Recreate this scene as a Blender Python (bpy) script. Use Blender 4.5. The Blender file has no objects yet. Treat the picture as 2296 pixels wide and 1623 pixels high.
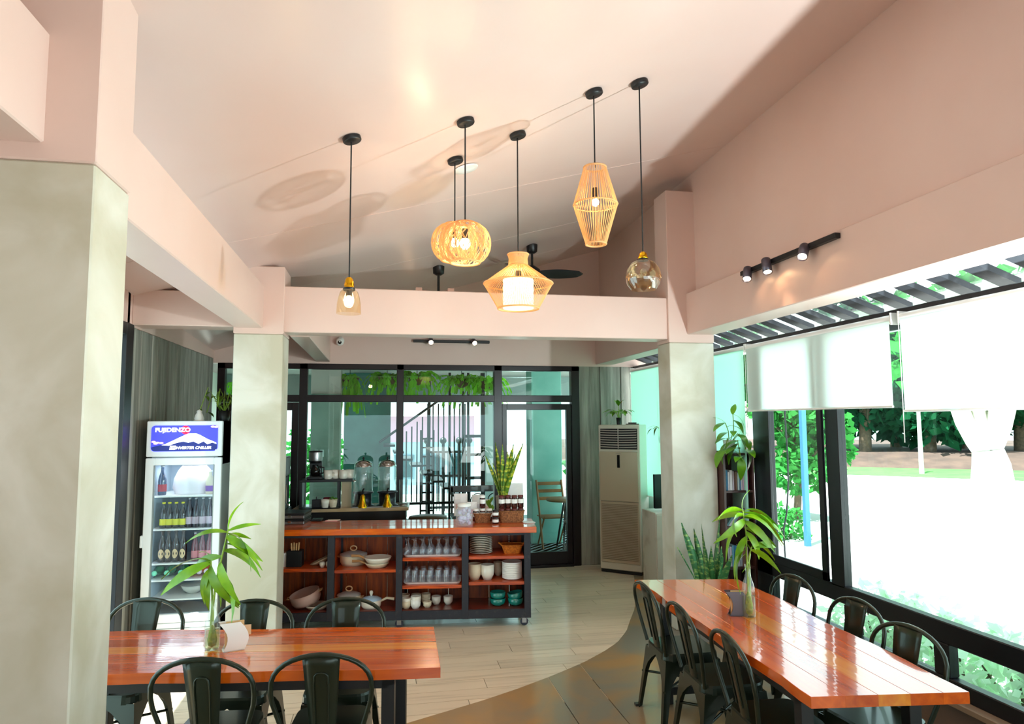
import bpy, math, random
from mathutils import Vector, Matrix
random.seed(7)
PI = math.pi
R_ = math.radians
SC = bpy.context.scene
COL = SC.collection

# ------------------------------------------------------------------ camera
FPX, CX, CY, EYE = 1535.0, 1148.0, 811.5, 1.9
yaw, pitch, roll = R_(10.95), R_(4.95), R_(-0.3)
F = Vector((math.sin(yaw)*math.cos(pitch), math.cos(yaw)*math.cos(pitch), math.sin(pitch)))
_r = Vector((math.cos(yaw), -math.sin(yaw), 0)); _u = _r.cross(F)
RT = _r*math.cos(roll) + _u*math.sin(roll); UP = -_r*math.sin(roll) + _u*math.cos(roll)
O = Vector((0, 0, EYE))
cam = bpy.data.cameras.new('camera'); co = bpy.data.objects.new('camera', cam); COL.objects.link(co)
cam.sensor_width = 36; cam.lens = FPX/2296*36; cam.clip_start = .05; cam.clip_end = 400
m = Matrix((RT, UP, -F)).transposed().to_4x4(); m.translation = O; co.matrix_world = m
SC.camera = co

# ------------------------------------------------------------------ world, sun, exposure
SC.view_settings.view_transform = 'Standard'; SC.view_settings.look = 'None'
SC.view_settings.gamma = 1; SC.view_settings.use_curve_mapping = False
SC.view_settings.exposure = 1.45
w = bpy.data.worlds.new('sky'); SC.world = w; w.use_nodes = True
bg = w.node_tree.nodes['Background']; bg.inputs[0].default_value = (.74, .95, 1.0, 1); bg.inputs[1].default_value = 1.2
sl = bpy.data.lights.new('sun', 'SUN'); sl.energy = 8; sl.angle = .01; sl.color = (1, .99, .97)
so = bpy.data.objects.new('sun', sl); COL.objects.link(so)
so.rotation_euler = Vector((.30, .22, -.92)).to_track_quat('-Z', 'Y').to_euler(); so.location = (0, 0, 12)
try:
    SC.cycles.max_bounces = 8; SC.cycles.diffuse_bounces = 5; SC.cycles.glossy_bounces = 3
    SC.cycles.transmission_bounces = 4; SC.cycles.transparent_max_bounces = 16
    SC.cycles.sample_clamp_indirect = 6; SC.cycles.caustics_reflective = False; SC.cycles.caustics_refractive = False
except Exception: pass

# ------------------------------------------------------------------ pixel -> point on a true plane
def ray(x, y): return F + RT*((x-CX)/FPX) - UP*((y-CY)/FPX)
def az(x, y, z): d = ray(x, y); return O + d*((z-EYE)/d.z)
def ay(x, y, Y): d = ray(x, y); return O + d*(Y/d.y)
def ax(x, y, X): d = ray(x, y); return O + d*(X/d.x)

# ------------------------------------------------------------------ mesh helpers
class MB:
    def __init__(s): s.v = []; s.f = []; s.sm = []; s.mi = []
    def add(s, V, Fs, smooth=False, mi=0):
        n = len(s.v); s.v += [tuple(p) for p in V]
        for f in Fs: s.f.append([i+n for i in f]); s.sm.append(smooth); s.mi.append(mi)
        return s
    def box(s, x0, x1, y0, y1, z0, z1, mi=0):
        V = [(x0,y0,z0),(x1,y0,z0),(x1,y1,z0),(x0,y1,z0),(x0,y0,z1),(x1,y0,z1),(x1,y1,z1),(x0,y1,z1)]
        return s.add(V, [(3,2,1,0),(4,5,6,7),(0,1,5,4),(1,2,6,5),(2,3,7,6),(3,0,4,7)], mi=mi)
    def bbox(s, x0, x1, y0, y1, z0, z1, b=.005, mi=0):   # bevelled box
        rings = []
        for z, k in ((z0, b), (z0+b, 0), (z1-b, 0), (z1, b)):
            rings.append([(x0+k+b*(k == 0)*0, y0+k, z), (x1-k, y0+k, z), (x1-k, y1-k, z), (x0+k, y1-k, z)])
        R = []
        for i, (z, k) in enumerate(((z0, b), (z0+b, 0), (z1-b, 0), (z1, b))):
            c = b*.7
            R.append([(x0+k+c,y0+k,z),(x1-k-c,y0+k,z),(x1-k,y0+k+c,z),(x1-k,y1-k-c,z),(x1-k-c,y1-k,z),(x0+k+c,y1-k,z),(x0+k,y1-k-c,z),(x0+k,y0+k+c,z)])
        V = [p for r in R for p in r]; Fs = [tuple(range(7,-1,-1)), tuple(range(24,32))]
        for i in range(3):
            for j in range(8): a = i*8+j; c = i*8+(j+1) % 8; Fs.append((a, c, c+8, a+8))
        return s.add(V, Fs, mi=mi)
    def prism(s, P, z0, z1, mi=0, smooth=False, P2=None):
        n = len(P); Q = P2 or P
        V = [(p[0],p[1],z0) for p in P] + [(p[0],p[1],z1) for p in Q]
        s.add(V, [tuple(range(n-1,-1,-1)), tuple(range(n,2*n))], mi=mi)
        return s.add(V, [(i,(i+1)%n,n+(i+1)%n,n+i) for i in range(n)], smooth, mi)
    def lathe(s, prof, n=20, c=(0,0,0), mi=0, smooth=True, cap=True):
        V = []; Fs = []
        for r, z in prof:
            for i in range(n): a = 2*PI*i/n; V.append((c[0]+r*math.cos(a), c[1]+r*math.sin(a), c[2]+z))
        for k in range(len(prof)-1):
            for i in range(n): a = k*n+i; b = k*n+(i+1)%n; Fs.append((a,b,b+n,a+n))
        s.add(V, Fs, smooth, mi)
        if cap:
            if prof[0][0] > 1e-4: s.add(V[:n], [tuple(range(n-1,-1,-1))], False, mi)
            if prof[-1][0] > 1e-4: s.add(V[-n:], [tuple(range(n))], False, mi)
        return s
    def tube(s, pts, r, n=8, closed=False, mi=0, r2=None, sy=1.0):
        P = [Vector(p) for p in pts]; m = len(P); V = []; Fs = []; N = None
        for i, p in enumerate(P):
            if closed: t = P[(i+1) % m]-P[i-1]
            else: t = P[min(i+1, m-1)]-P[max(i-1, 0)]
            t.normalize()
            if N is None: N = t.orthogonal().normalized()
            else: N = (N - t*N.dot(t)); N = N.normalized() if N.length > 1e-6 else t.orthogonal().normalized()
            B = t.cross(N); rr = r if r2 is None else r+(r2-r)*i/(m-1)
            for k in range(n): a = 2*PI*k/n; V.append(p + N*(rr*math.cos(a)) + B*(rr*sy*math.sin(a)))
        for i in range(m if closed else m-1):
            j = (i+1) % m
            for k in range(n): k2 = (k+1) % n; Fs.append((i*n+k, i*n+k2, j*n+k2, j*n+k))
        s.add(V, Fs, n > 4, mi)
        if not closed: s.add(V[:n], [tuple(range(n-1,-1,-1))], mi=mi); s.add(V[-n:], [tuple(range(n))], mi=mi)
        return s
    def sph(s, c, r, n=16, k=10, sz=1.0, mi=0):
        return s.lathe([(max(r*math.sin(PI*i/k), 1e-5), -r*sz*math.cos(PI*i/k)) for i in range(k+1)], n, c, mi, cap=False)
    def xf(s, M): s.v = [tuple(M @ Vector(p)) for p in s.v]; return s
    def mesh(s, name='mesh'):
        me = bpy.data.meshes.new(name); me.from_pydata(s.v, [], s.f)
        me.polygons.foreach_set('use_smooth', s.sm); me.polygons.foreach_set('material_index', s.mi); me.update(); return me

def put(name, mb, mat, parent=None, loc=(0,0,0), rot=(0,0,0), scale=None):
    me = mb.mesh(name) if isinstance(mb, MB) else mb
    if mat is not None and not me.materials:
        for q in (mat if isinstance(mat, (list, tuple)) else [mat]): me.materials.append(q)
    o = bpy.data.objects.new(name, me); COL.objects.link(o)
    o.location = loc; o.rotation_euler = rot
    if scale: o.scale = scale
    if parent: o.parent = parent
    return o
def tag(o, label=None, cat=None, group=None, kind=None):
    if label: o['label'] = label
    if cat: o['category'] = cat
    if group: o['group'] = group
    if kind: o['kind'] = kind
    return o
def thing(name, label, cat, loc=(0,0,0), rz=0, group=None):
    o = bpy.data.objects.new(name, None); o.empty_display_size = .05; COL.objects.link(o)
    o.location = loc; o.rotation_euler = (0, 0, rz); return tag(o, label, cat, group)
def struct(name, mb=None, mat=None, label=None, parent=None, loc=(0,0,0), rz=0):
    if mb is None:
        o = bpy.data.objects.new(name, None); COL.objects.link(o); o.location = loc; o.rotation_euler = (0,0,rz)
    else: o = put(name, mb, mat, parent, loc, (0,0,rz))
    if parent is None: o['kind'] = 'structure'
    if label: o['label'] = label
    return o
def dup(root, loc=None, rz=None, label=None, group=None, parent=None, rot=None):
    c = root.copy(); COL.objects.link(c)
    if parent: c.parent = parent
    if loc is not None: c.location = loc
    if rz is not None: c.rotation_euler = (0, 0, rz)
    if rot is not None: c.rotation_euler = rot
    if label: c['label'] = label
    if group: c['group'] = group
    for ch in list(root.children): dup(ch, parent=c)
    return c
def rrect(w, d, r, n=4, cx=0, cy=0):
    P = []
    for qx, qy, a0 in ((1,1,0),(-1,1,90),(-1,-1,180),(1,-1,270)):
        for i in range(n+1):
            a = R_(a0+90*i/n); P.append((cx+qx*(w/2-r)+r*math.cos(a), cy+qy*(d/2-r)+r*math.sin(a)))
    return P

# ------------------------------------------------------------------ materials
def lin(c):
    if isinstance(c, str): c = tuple(int(c[i:i+2], 16)/255 for i in (0, 2, 4))
    return tuple(x/12.92 if x <= .04045 else ((x+.055)/1.055)**2.4 for x in c) + (1,)
MC = {}
def mat(name, c, rough=.5, metal=0, spec=.5, coat=0, c2=None, nscale=3, lo=.35, hi=.65, stretch=(1,1,1), bump=0, bscale=40,
        emit=0, rnd=0, coords='Object', distort=0, coatr=.05):
    if name in MC: return MC[name]
    M = bpy.data.materials.new(name); M.use_nodes = True; nt = M.node_tree; N = nt.nodes; L = nt.links
    b = N['Principled BSDF']; b.inputs['Base Color'].default_value = lin(c); b.inputs['Roughness'].default_value = rough
    b.inputs['Metallic'].default_value = metal; b.inputs['Specular IOR Level'].default_value = spec
    b.inputs['Coat Weight'].default_value = coat; b.inputs['Coat Roughness'].default_value = coatr
    tc = N.new('ShaderNodeTexCoord'); mp = N.new('ShaderNodeMapping'); mp.inputs['Scale'].default_value = stretch
    oi = None
    if rnd or c2:
        oi = N.new('ShaderNodeObjectInfo')
        va = N.new('ShaderNodeVectorMath'); va.operation = 'ADD'; mu = N.new('ShaderNodeVectorMath'); mu.operation = 'SCALE'
        cb = N.new('ShaderNodeCombineXYZ')
        for i in range(3): L.new(oi.outputs['Random'], cb.inputs[i])
        L.new(cb.outputs[0], mu.inputs[0]); mu.inputs['Scale'].default_value = 37 if rnd else 0
        L.new(tc.outputs[coords], mp.inputs['Vector']); L.new(mp.outputs[0], va.inputs[0]); L.new(mu.outputs[0], va.inputs[1]); vec = va.outputs[0]
    else: L.new(tc.outputs[coords], mp.inputs['Vector']); vec = mp.outputs[0]
    out = None
    if c2:
        nz = N.new('ShaderNodeTexNoise'); nz.inputs['Scale'].default_value = nscale; nz.inputs['Detail'].default_value = 5
        nz.inputs['Distortion'].default_value = distort; L.new(vec, nz.inputs['Vector'])
        mr = N.new('ShaderNodeMapRange'); mr.inputs[1].default_value = lo; mr.inputs[2].default_value = hi; L.new(nz.outputs[0], mr.inputs[0])
        mx = N.new('ShaderNodeMix'); mx.data_type = 'RGBA'; mx.inputs[6].default_value = lin(c); mx.inputs[7].default_value = lin(c2)
        L.new(mr.outputs[0], mx.inputs[0]); out = mx.outputs[2]
    if rnd:
        hs = N.new('ShaderNodeHueSaturation'); mr2 = N.new('ShaderNodeMapRange'); mr2.inputs[3].default_value = 1-rnd; mr2.inputs[4].default_value = 1+rnd
        L.new(oi.outputs['Random'], mr2.inputs[0]); L.new(mr2.outputs[0], hs.inputs['Value'])
        if out: L.new(out, hs.inputs['Color'])
        else: hs.inputs['Color'].default_value = lin(c)
        out = hs.outputs[0]
    if out: L.new(out, b.inputs['Base Color'])
    if bump:
        n2 = N.new('ShaderNodeTexNoise'); n2.inputs['Scale'].default_value = bscale; n2.inputs['Detail'].default_value = 3; L.new(vec, n2.inputs['Vector'])
        bp = N.new('ShaderNodeBump'); bp.inputs['Strength'].default_value = bump; bp.inputs['Distance'].default_value = .01
        L.new(n2.outputs[0], bp.inputs['Height']); L.new(bp.outputs[0], b.inputs['Normal'])
        if coat: L.new(bp.outputs[0], b.inputs['Coat Normal'])
    if emit: b.inputs['Emission Color'].default_value = lin(c); b.inputs['Emission Strength'].default_value = emit
    MC[name] = M; return M
def glass(name, tint, ior=1.45, refl=(1,1,1), dens=0, rough=0.0):
    if name in MC: return MC[name]
    M = bpy.data.materials.new(name); M.use_nodes = True; nt = M.node_tree; N = nt.nodes; L = nt.links
    N.remove(N['Principled BSDF']); o = N['Material Output']
    t = N.new('ShaderNodeBsdfTransparent'); t.inputs[0].default_value = tint+(1,)
    g = N.new('ShaderNodeBsdfGlossy'); g.inputs[0].default_value = refl+(1,); g.inputs['Roughness'].default_value = rough
    f0 = ((ior-1)/(ior+1))**2; lw = N.new('ShaderNodeLayerWeight'); lw.inputs[0].default_value = .5
    pw_ = N.new('ShaderNodeMath'); pw_.operation = 'POWER'; pw_.inputs[1].default_value = 5; L.new(lw.outputs['Facing'], pw_.inputs[0])
    fr = N.new('ShaderNodeMath'); fr.operation = 'MULTIPLY_ADD'; fr.inputs[1].default_value = 1-f0; fr.inputs[2].default_value = f0; L.new(pw_.outputs[0], fr.inputs[0])
    mx = N.new('ShaderNodeMixShader'); L.new(fr.outputs[0], mx.inputs[0]); L.new(t.outputs[0], mx.inputs[1]); L.new(g.outputs[0], mx.inputs[2])
    res = mx.outputs[0]
    if dens:
        d = N.new('ShaderNodeBsdfDiffuse'); d.inputs[0].default_value = refl+(1,); m2 = N.new('ShaderNodeMixShader'); m2.inputs[0].default_value = dens
        L.new(res, m2.inputs[1]); L.new(d.outputs[0], m2.inputs[2]); res = m2.outputs[0]
    L.new(res, o.inputs[0]); MC[name] = M; return M
def translucent(name, c, mixf=.5, emit=0, rnd=0):
    if name in MC: return MC[name]
    M = bpy.data.materials.new(name); M.use_nodes = True; nt = M.node_tree; N = nt.nodes; L = nt.links
    N.remove(N['Principled BSDF']); o = N['Material Output']; cc = lin(c)
    d = N.new('ShaderNodeBsdfDiffuse'); d.inputs[0].default_value = cc; t = N.new('ShaderNodeBsdfTranslucent'); t.inputs[0].default_value = cc
    mx = N.new('ShaderNodeMixShader'); mx.inputs[0].default_value = mixf; L.new(d.outputs[0], mx.inputs[1]); L.new(t.outputs[0], mx.inputs[2])
    L.new(mx.outputs[0], o.inputs[0])
    if rnd:
        oi = N.new('ShaderNodeObjectInfo'); hs = N.new('ShaderNodeHueSaturation'); mr = N.new('ShaderNodeMapRange')
        mr.inputs[3].default_value = 1-rnd; mr.inputs[4].default_value = 1+rnd; L.new(oi.outputs['Random'], mr.inputs[0]); L.new(mr.outputs[0], hs.inputs['Value'])
        hs.inputs['Color'].default_value = cc; L.new(hs.outputs[0], d.inputs[0]); L.new(hs.outputs[0], t.inputs[0])
    MC[name] = M; return M
def emis(name, c, s):
    if name in MC: return MC[name]
    M = bpy.data.materials.new(name); M.use_nodes = True; b = M.node_tree.nodes['Principled BSDF']
    b.inputs['Base Color'].default_value = lin(c); b.inputs['Emission Color'].default_value = lin(c); b.inputs['Emission Strength'].default_value = s
    MC[name] = M; return M

PINK = mat('pink_paint', 'dabeb3', .38, c2='d6b8ac', nscale=1.2, bump=.04, bscale=9)
CEIL = mat('ceiling_paint', 'dac3bb', .31, c2='d8bcb2', nscale=.8, bump=.03, bscale=3)
CONC = mat('skim_concrete', 'b9b39e', .55, c2='d3d0c4', nscale=2.2, lo=.38, hi=.66, bump=.12, bscale=14, distort=.6)
BOARDC = mat('board_concrete', '9c9a90', .75, c2='77766e', nscale=4, stretch=(5,5,.35), bump=.35, bscale=30, rnd=.22)
BLACKF = mat('black_frame', '121116', .35, spec=.4)
BROWNF = mat('brown_black_frame', '1d1012', .3, spec=.35)
FLOORC = mat('polished_concrete', 'a67c48', .28, c2='7c776a', nscale=1.4, lo=.35, hi=.6, bump=.03, bscale=20, rnd=.06, distort=.8, coat=.25)
PLANK = mat('wood_tile', 'dfc9b0', .28, c2='b89f84', nscale=5, lo=.5, hi=.85, stretch=(.35,5,1), bump=.04, bscale=30, rnd=.09, coat=.15)
GROUT = mat('grout', '6d5a48', .9)
VARN = mat('varnished_wood', 'dd6412', .2, c2='a83806', nscale=3, lo=.25, hi=.8, stretch=(.5,6,6), rnd=.16, coat=1, bump=.05, bscale=4, distort=.5, coatr=.04)
VARNY = mat('varnished_pale_wood', 'e8912c', .2, c2='d05f14', nscale=3, lo=.3, hi=.8, stretch=(.5,7,7), rnd=.1, coat=1, bump=.05, bscale=4, distort=.5, coatr=.04)
SHELFW = mat('shelf_wood', 'd4520a', .35, c2='9a3006', nscale=6, stretch=(1,9,9), coat=.5, rnd=.1)
BACKW = mat('back_panel_wood', 'b4500c', .5, c2='6e2806', nscale=4, stretch=(6,6,.8), rnd=.15)
ISLB = mat('worn_black_paint', '23242e', .5, c2='3a3538', nscale=25, lo=.6, hi=.75, bump=.1)
GUN = mat('olive_gunmetal', '222a1e', .3, metal=.35, spec=.45, coat=.2)
BLKM = mat('black_metal', '131315', .4, spec=.5)
WHITE = mat('white_enamel', 'eceae6', .3)
WHITE2 = mat('off_white_ceramic', 'e9e3d6', .25, coat=.4)
CREAM = mat('cream_enamel', 'dccdb2', .35)
TEAL = mat('teal_glaze', '0f7f74', .15, coat=.7)
CHROME = mat('chrome', 'd8d8d8', .12, metal=1)
STEEL = mat('brushed_steel', 'a7a7a8', .35, metal=1)
GOLD = mat('brass', 'd9a520', .2, metal=1)
LWOOD = mat('light_wood', 'c99a66', .5, c2='b07f4c', nscale=8, stretch=(1,6,6))
RATTAN = translucent('rattan', 'f6d09a', .5)
LEAF = translucent('green_leaf', '5f9a2c', .4, rnd=.25)
LEAFD = translucent('dark_leaf', '1c5636', .3, rnd=.35)
LEAFP = translucent('fern_leaf', '36803a', .35, rnd=.3)
STEM = mat('green_stem', '8fae3c', .5)
BARK = mat('bark', '6a5644', .9, c2='4e4034', nscale=8, bump=.4)
BARKW = mat('pale_bark', 'ded8cc', .9, c2='c8c0b0', nscale=5, bump=.3)
FERN = translucent('fern_bright', '86cf38', .45, rnd=.3)
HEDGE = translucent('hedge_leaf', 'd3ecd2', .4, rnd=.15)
WGLASS = glass('window_glass', (.93, .99, .98), 1.3)
FGLASS = glass('far_window_glass', (.82, .94, .92), 1.42)
CGLASS = glass('clear_glass', (.90, .94, .93), 1.7, dens=.05)
AGLASS = glass('amber_glass', (.95, .86, .68), 1.6)
MINT = translucent('mint_blind', 'd4f7ec', .5)
BLIND = translucent('white_blind', 'f2fbf8', .55)
# ================================================================== THE SETTING
def ceil_z(x, y=6):
    return 3.27+.27*(x+.8)+((6-y) if y < 6 else (6-y)*.5)*(.094-.071*(x+.97)/3.92)
XL, XR, XW, YF = -2.0, 2.95, 3.45, 8.9
# ceiling: a shed plane rising to the right
y0, y1 = -2.5, YF+.1
cm = MB(); nx, ny = 8, 12; V = []
for k in (0, .15):
    for j in range(ny+1):
        for i in range(nx+1):
            x = -2.3+5.45*i/nx; y = y0+(y1-y0)*j/ny; V.append((x, y, ceil_z(x, y)+k))
N_ = (nx+1)*(ny+1); Fs = []
for j in range(ny):
    for i in range(nx): a = j*(nx+1)+i; Fs += [(a, a+nx+1, a+nx+2, a+1), (N_+a, N_+a+1, N_+a+nx+2, N_+a+nx+1)]
for i in range(nx): Fs += [(i, i+1, N_+i+1, N_+i), (ny*(nx+1)+i+1, ny*(nx+1)+i, N_+ny*(nx+1)+i, N_+ny*(nx+1)+i+1)]
for j in range(ny): a = j*(nx+1); b = a+nx; Fs += [(a, N_+a, N_+a+nx+1, a+nx+1), (b, b+nx+1, N_+b+nx+1, N_+b)]
cm.add(V, Fs, False)
ceiling = struct('ceiling', cm, CEIL, 'sloping pink painted ceiling rising to the right')
for yy in (5.35, 6.9, 8.1):   # faint sheet joints running up the slope
    j = MB()
    for i in range(8):
        a, b = -1.9+4.8*i/8, -1.9+4.8*(i+1)/8; za, zb = ceil_z(a, yy), ceil_z(b, yy)
        j.add([(a,yy,za+.01),(b,yy,zb+.01),(b,yy+.006,zb+.01),(a,yy+.006,za+.01),(a,yy,za-.001),(b,yy,zb-.001),(b,yy+.006,zb-.001),(a,yy+.006,za-.001)],
          [(3,2,1,0),(4,5,6,7),(0,1,5,4),(2,3,7,6),(0,4,7,3),(1,2,6,5)])
    put('joint_bead', j, CEIL, ceiling)

# floor
floor = struct('floor', MB().box(-2.3, 3.75, -2.5, 9.0, -.12, -.012), GROUT, 'wood look plank floor meeting a curve of polished concrete')
CURVE = [(-2.3,4.0),(-1.2,4.2),(-.5,4.34),(.186,4.551),(.451,4.679),(.706,4.803),(.986,4.96),(1.298,5.158),(1.61,5.384),(1.85,5.6),(2.036,5.798),(2.22,6.08),(2.378,6.404),(2.56,6.76),(2.731,7.178),(2.88,7.56),(3.024,7.966),(3.2,8.5),(3.32,8.9),(3.5,8.9)]
def curve_y(x):
    for (xa,ya),(xb,yb) in zip(CURVE, CURVE[1:]):
        if xa <= x <= xb: return ya+(yb-ya)*(x-xa)/(xb-xa)
    return 9
def slab(xa, xb):
    n = max(3, int((xb-xa)/.06)); top = [(xa+(xb-xa)*i/n, min(8.9, curve_y(xa+(xb-xa)*i/n))) for i in range(n+1)]
    return MB().prism([(xa,-2.5),(xb,-2.5)]+top[::-1], -.03, .003)
for xa, xb in ((-2.3, 1.25), (1.256, 1.56), (1.566, 3.45)): put('concrete_panel', slab(xa, xb), FLOORC, floor)
pw, pl = .18, 1.15
yy = 3.95; k = 0
while yy < 8.88:
    x = -2.0-((k*.43) % 1)*pl; ye = min(yy+pw-.004, 8.9)
    while x < 3.45:
        xa, xb = max(x, -2.0), min(x+pl-.004, 3.44)
        if xb-xa > .05 and (ye > curve_y(xa)-.0 or ye > curve_y(xb)):
            put('floor_plank', MB().box(xa-(xa+xb)/2, xb-(xa+xb)/2, 0, ye-yy, -.012, 0), PLANK, floor, ((xa+xb)/2, yy, 0))
        x += pl
    yy += pw; k += 1

# far wall: pink above the glazing, board-formed concrete at the right
wb = struct('wall_back', MB().box(XL-.2, 3.6, YF, YF+.15, 2.635, 4.5), PINK, 'pink wall band above the far glazing')
for i in range(6):
    x0 = 2.64+i*.15; put('board', MB().bbox(x0+.002, x0+.148, YF+(.0, .012, .004, .016, .006, .01)[i], YF+.15, 0, 2.64, .004), BOARDC, wb)
# left wall
wl = struct('wall_left', MB().box(XL-.2, XL, 5.95, YF+.1, 2.69, 3.15), PINK, 'board formed concrete wall with pink band above')
for i in range(19):
    a = 6.02+i*.152; put('board', MB().bbox(XL-.15, XL-(.0,.012,.005,.016,.008,.002,.014)[i % 7], a, a+.149, 0, 2.69, .004), BOARDC, wl)
struct('wall_left_near', MB().box(XL-.2, XL, -2.5, 2.6, 0, 3.9).box(XL-.2, XL, 2.6, 6.0, 2.7, 3.3), PINK, 'pink wall behind the near column')
# right upper wall
struct('wall_right', MB().box(XR, XR+.15, -2.5, YF+.1, 3.05, 4.6), PINK, 'tall pink upper wall on the right')
struct('wall_front', MB().box(-2.3, 3.2, -2.65, -2.5, 2.1, 4.9).box(-2.3, -1.0, -2.65, -2.5, 0, 2.1), PINK, 'pink wall behind the viewer above an opening')
# beams
def beam(x0, x1, y0, y1, z0, z1, label):
    return struct('ceiling_beam', MB().bbox(x0, x1, y0, y1, z0, z1, .006), PINK, label)
beam(-.81, 2.67, 6.03, 6.26, 2.665, 3.06, 'pale pink beam spanning the two far columns')
beam(-1.19, -.968, 2.83, 6.0, 2.69, 3.05, 'pink beam from near left column to far left column')
beam(-1.38, -1.13, -2.5, 2.515, 2.85, 3.24, 'pink beam running over the viewer beyond the near left column')
beam(2.85, 3.118, -2.5, 6.0, 2.71, 3.10, 'long pink beam above the right window')
beam(-2.0, -1.19, 6.05, 6.3, 2.705, 3.0, 'short pink beam from far left column to the board wall')
beam(2.88, 3.118, 6.3, YF, 2.66, 3.1, 'pink beam from the far right column to the board wall')
beam(-.79, -.62, 6.3, YF, 2.66, 3.0, 'pink beam running back from the far left column')
# columns
def column(x0, x1, y0, y1, zc, ztop, label):
    c = struct('concrete_column', MB().bbox(x0, x1, y0, y1, 0, zc, .008), CONC, label)
    put('capital', MB().bbox(x0-.004, x1+.004, y0-.004, y1+.004, zc, ztop, .006), PINK, c); return c
column(-1.2, -.807, 6.0, 6.38, 2.643, 3.22, 'square concrete column beside the drinks fridge')
column(2.67, 3.118, 6.0, 6.28, 2.632, 4.1, 'square concrete column beside the bookshelf')
column(-1.62, -.968, 2.515, 2.84, 2.79, 3.7, 'big concrete column nearest the viewer')
# low curb wall and posts below the right window
wr = struct('wall_right_low', MB().box(XW-.03, XW+.2, -2.5, 5.87, -.1, .2), mat('curb_concrete', '7a5f4c', .6, c2='6b5a50', nscale=3, bump=.1), 'low brown concrete curb under the right window')
put('sill', MB().bbox(XW-.1, XW+.2, -2.5, 5.87, .2, .235, .004), mat('curb_sill', '8d7763', .5), wr)
struct('wall_right_far', MB().box(XW, XW+.15, 5.87, YF+.1, 0, .95), mat('mint_wall', 'b9d8c9', .5), 'pale wall section behind the bookshelf')

# right window: black frame, transom rail, small lower lights, big panes
win = struct('window_1', None, None, 'long black framed window looking out to the lawn')
fr = MB()
def fbox(y0, y1, z0, z1, x0=XW-.035, x1=XW+.035): fr.bbox(x0, x1, y0, y1, z0, z1, .006)
fbox(5.62, 5.87, .235, 2.6); fbox(4.66, 4.81, .64, 2.6); fbox(1.9, 2.05, .64, 2.6); fbox(-.4, -.25, .64, 2.6); fbox(-2.5, -2.4, .235, 2.6)
fbox(-2.5, 5.87, .53, .66); fbox(-2.5, 5.87, .235, .33); fbox(-2.5, 5.87, 2.5, 2.6)
for yc in (4.62, 3.78, 2.9, 2.0, 1.1, .2, -.8, -1.7): fbox(yc-.06, yc+.06, .33, .53)
put('window_frame', fr, BLACKF, win)
put('sash', MB().bbox(XW-.055, XW-.03, 4.83, 5.64, .66, .73, .004).bbox(XW-.055, XW-.03, 4.83, 4.89, .66, 2.5, .004).bbox(XW-.055, XW-.03, 5.57, 5.64, .66, 2.5, .004), BLACKF, win)
for a, b in ((4.81, 5.62), (2.05, 4.66), (-.25, 1.9), (-2.4, -.4)): put('window_pane', MB().box(XW-.003, XW+.003, a, b, .66, 2.5), WGLASS, win)
for a, b in ((4.68, 5.62), (3.84, 4.56), (2.96, 3.72), (2.06, 2.84), (1.16, 1.94)): put('window_pane', MB().box(XW-.003, XW+.003, a, b, .33, .53), WGLASS, win)

# far glazing
fw = struct('window_2', None, None, 'dark framed glass wall behind the counter')
fr = MB()
def g(x0, x1, z0, z1, y0=YF-.0, y1=YF+.09): fr.bbox(x0, x1, y0, y1, z0, z1, .005)
VX = [(-1.95,-1.862), (-.985,-.887), (.214,.302), (1.478,1.582), (2.53,2.64)]
for a, b in VX: g(a, b, 0, 2.635, YF-.02)
g(-1.95, 2.64, 2.565, 2.635, YF-.02); g(-1.95, 2.64, 2.155, 2.242, YF-.015); g(-1.862, 1.478, 0, .12)
put('window_frame', fr, BROWNF, fw)
for (a0, a), (b, b0) in zip(VX, VX[1:]):
    put('window_pane', MB().box(a, b, YF+.04, YF+.046, 2.242, 2.565), FGLASS, fw)
    if a < 1.5: put('window_pane', MB().box(a, b, YF+.04, YF+.046, .12, 2.155), FGLASS, fw)
d = struct('door_1', None, None, 'brown framed glass door to the patio')
put('door_frame', MB().bbox(1.59, 1.65, YF, YF+.07, .03, 2.13, .004).bbox(2.46, 2.525, YF, YF+.07, .03, 2.13, .004).bbox(1.65, 2.46, YF, YF+.07, 2.05, 2.13, .004).bbox(1.65, 2.46, YF, YF+.07, .03, .19, .004), BROWNF, d)
put('door_pane', MB().box(1.65, 2.46, YF+.03, YF+.036, .19, 2.05), FGLASS, d)
put('door_handle', MB().tube([(1.62,YF-.01,.95),(1.62,YF-.05,.97),(1.62,YF-.05,1.2),(1.62,YF-.01,1.22)], .012), STEEL, d)
put('threshold', MB().box(1.58, 2.53, YF-.05, YF+.1, 0, .03), BROWNF, d)
# second door far left of the glazing, mostly behind the column
d = struct('door_2', None, None, 'dark framed glass door behind the far left column')
put('door_frame', MB().bbox(-1.07, -.99, YF+.0, YF+.06, 0, 2.15, .004).bbox(-1.86, -1.78, YF, YF+.06, 0, 2.15, .004).bbox(-1.78, -1.07, YF, YF+.06, 2.05, 2.15, .004), BROWNF, d)
# black sliding door frame at the end of the left wall
d = struct('door_3', None, None, 'tall black sliding door frame beside the board wall')
put('door_frame', MB().bbox(XL-.06, XL+.03, 5.86, 6.02, 0, 2.7, .004).bbox(XL-.06, XL+.03, 2.6, 2.7, 0, 2.7, .004).bbox(XL-.06, XL+.03, 2.7, 5.86, 2.6, 2.7, .004).bbox(XL-.06, XL+.03, 4.2, 4.3, 0, 2.6, .004), BLACKF, d)
put('door_pane', MB().box(XL-.02, XL-.014, 2.7, 4.2, .02, 2.6), WGLASS, d); put('door_pane', MB().box(XL-.02, XL-.014, 4.3, 5.86, .02, 2.6), WGLASS, d)

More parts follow.
